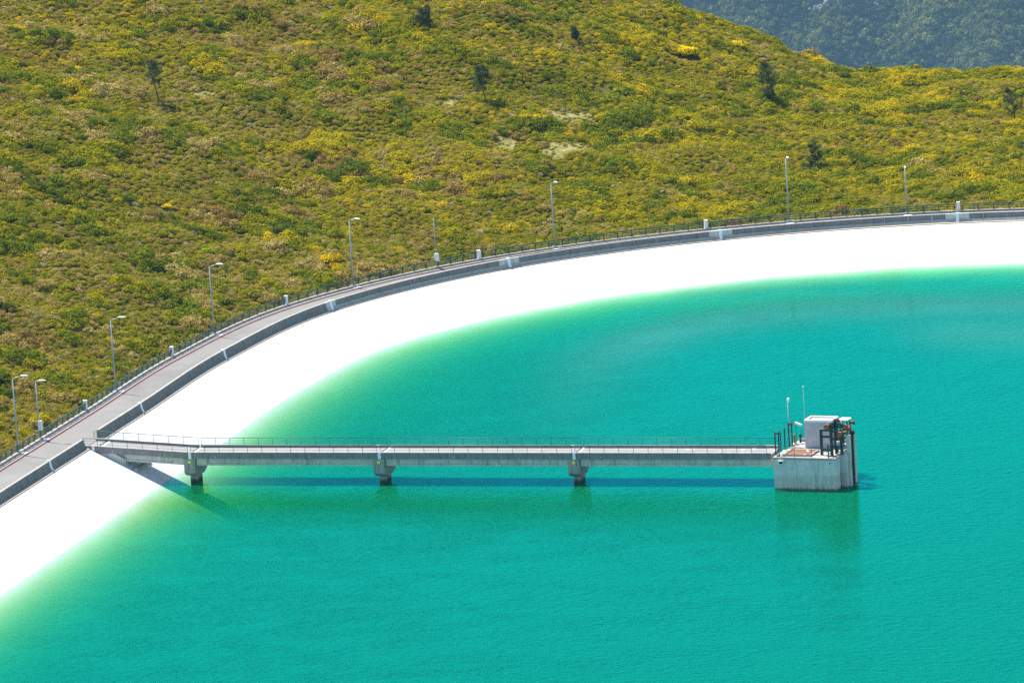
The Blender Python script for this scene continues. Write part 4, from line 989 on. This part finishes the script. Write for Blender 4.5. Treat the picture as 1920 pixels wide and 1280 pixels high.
shrub(35.1, 887.0, 2.5, 1.4, 'flower', 12, 'smaller bright yellow bush just under the skyline', FL, 700)
shrub(-55.1, 806, 1.3, .8, 'flower', 13, 'little yellow bush at the upper left, left of the bare pine', FL, 500)
shrub(-41.9, 758, 1.7, .7, 'flower', 14, 'low yellow bush above the third tall lamp', FL, 500)
shrub(5.6, 806.0, 2.2, 1.1, 'brown', 21, 'round brown bush in the middle of the grassy clearing')
shrub(.3, 802.6, 1.9, .8, 'lime', 22, 'low bright green bush at the lower left of the grassy clearing')
shrub(-3.2, 808, 3.2, 1.2, 'deepgreen', 23, 'broad green bush at the left end of the grassy clearing')
shrub(6.6, 812, 2.6, 1.0, 'lime', 24, 'green bush at the upper rim of the grassy clearing')
shrub(9.2, 813.8, 2.5, 1.3, 'brown', 25, 'brown bush between the two parts of the grassy clearing')
shrub(-23.2, 806.5, 3.4, 1.4, 'deepgreen', 26, 'dark green bush right of the bare pine')
shrub(-42.4, 797.2, 2.6, 1.2, 'deepgreen', 27, 'dark bush at the foot of the bare pine')
shrub(.0, 819.6, 2.3, 1.4, 'deepgreen', 28, 'dark bush at the foot of the leaning pine over the clearing')
shrub(16.5, 836, 5.0, 1.7, 'deepgreen', 29, 'long dark green bush right of the leaning pine', n=1500)
shrub(-48.9, 675.8, 3.4, 1.2, 'deepgreen', 30, 'green bush behind the railing beside the lowest white pillar')
shrub(-46.5, 690.5, 2.2, .8, 'lime', 31, 'light green bush beside the second tall lamp')
shrub(-43.4, 704, 2.6, 1.0, 'lime', 32, 'light green bush uphill of the second tall lamp')
shrub(-38.6, 729.5, 3.6, 1.3, 'deepgreen', 33, 'wide green bush left of the third tall lamp')
shrub(-34.2, 727.5, 2.6, 1.1, 'deepgreen', 34, 'green bush behind the railing, right of the third tall lamp')
shrub(-27.6, 735.6, 2.8, 1.2, 'deepgreen', 35, 'green bush behind the railing pillar in the middle of the bend')
shrub(-36.5, 744, 2.4, .9, 'lime', 36, 'bright green bush on the open heath left of the fourth tall lamp')
shrub(-52.3, 716, 2.3, 1.0, 'lime', 37, 'bright lime bush far left, above the second tall lamp')
shrub(-16.2, 751.2, 2.6, 1.0, 'deepgreen', 38, 'green bush between the fourth tall lamp and the cabinet mast')
shrub(-6.4, 759.5, 2.5, 1.1, 'deepgreen', 39, 'green bush behind the railing right of the cabinet mast')
shrub(6.6, 768.5, 2.2, 1.5, 'deepgreen', 40, 'dark bush just right of the fifth tall lamp')
shrub(-56.5, 672, 3.0, 1.6, 'deepgreen', 41, 'dark bush at the left edge by the lowest lamps')


# ------------------------------------------------------------------ air
hb = MB(); hb.box((-2300, -250, -1150), (3500, 8650, 150))
ho = hb.build('haze', bpy.data.materials.new('thin blue air'))
m = ho.data.materials[0]; m.use_nodes = True; m.node_tree.nodes.clear()
o_ = m.node_tree.nodes.new('ShaderNodeOutputMaterial'); pv = m.node_tree.nodes.new('ShaderNodeVolumePrincipled')
pv.inputs['Color'].default_value = (.32, .60, .85, 1); pv.inputs['Density'].default_value = .31e-4; pv.inputs['Anisotropy'].default_value = 0.0
m.node_tree.links.new(pv.outputs[0], o_.inputs['Volume'])
tag(ho, 'thin blue haze between the viewer and the mountain', None, None, 'stuff')

# ------------------------------------------------------------------ light, camera
SUN_AZ = Vector((-.72, .70, 0)).normalized(); EL = R(63)
sd = Vector((SUN_AZ.x * math.cos(EL), SUN_AZ.y * math.cos(EL), math.sin(EL)))
sl = bpy.data.lights.new('sun', 'SUN'); sl.energy = 4.2; sl.angle = R(.5); sl.color = (1, .955, .88)
so = bpy.data.objects.new('sun', sl); COL.objects.link(so); so.rotation_euler = (-sd).to_track_quat('-Z', 'Y').to_euler(); so.location = (0, 700, 120)
W = bpy.data.worlds.new('World'); S.world = W; W.use_nodes = True
nt = W.node_tree; bg = nt.nodes['Background']; sky = nt.nodes.new('ShaderNodeTexSky'); sky.sky_type = 'NISHITA'; sky.sun_disc = False
sky.sun_elevation = EL; sky.sun_rotation = math.atan2(sd.x, sd.y); sky.altitude = 1500; sky.air_density = 1.0; sky.dust_density = .5; sky.ozone_density = 1.0
nt.links.new(sky.outputs[0], bg.inputs[0]); bg.inputs[1].default_value = .10

cd = bpy.data.cameras.new('camera'); co = bpy.data.objects.new('camera', cd); COL.objects.link(co); S.camera = co
th, ro = .186595105, .0590475085
r0 = Vector((1, 0, 0)); f0 = Vector((0, math.cos(th), -math.sin(th))); u0 = Vector((0, math.sin(th), math.cos(th)))
rr = r0 * math.cos(ro) - u0 * math.sin(ro); uu = r0 * math.sin(ro) + u0 * math.cos(ro)
mt = Matrix((rr, uu, -f0)).transposed().to_4x4(); mt.translation = (0, 0, 131.957)
co.matrix_world = mt; cd.sensor_fit = 'HORIZONTAL'; cd.sensor_width = 36; cd.lens = 36 * 11572.4733 / 1920; cd.clip_start = 1; cd.clip_end = 12000

S.view_settings.view_transform = 'Standard'; S.view_settings.look = 'None'; S.view_settings.exposure = 1.25; S.view_settings.gamma = 1
S.render.engine = 'CYCLES'; S.cycles.use_denoising = False; S.cycles.use_adaptive_sampling = False
S.cycles.max_bounces = 8; S.cycles.diffuse_bounces = 3; S.cycles.glossy_bounces = 3; S.cycles.transparent_max_bounces = 8; S.cycles.volume_bounces = 0
S.cycles.sample_clamp_indirect = 4
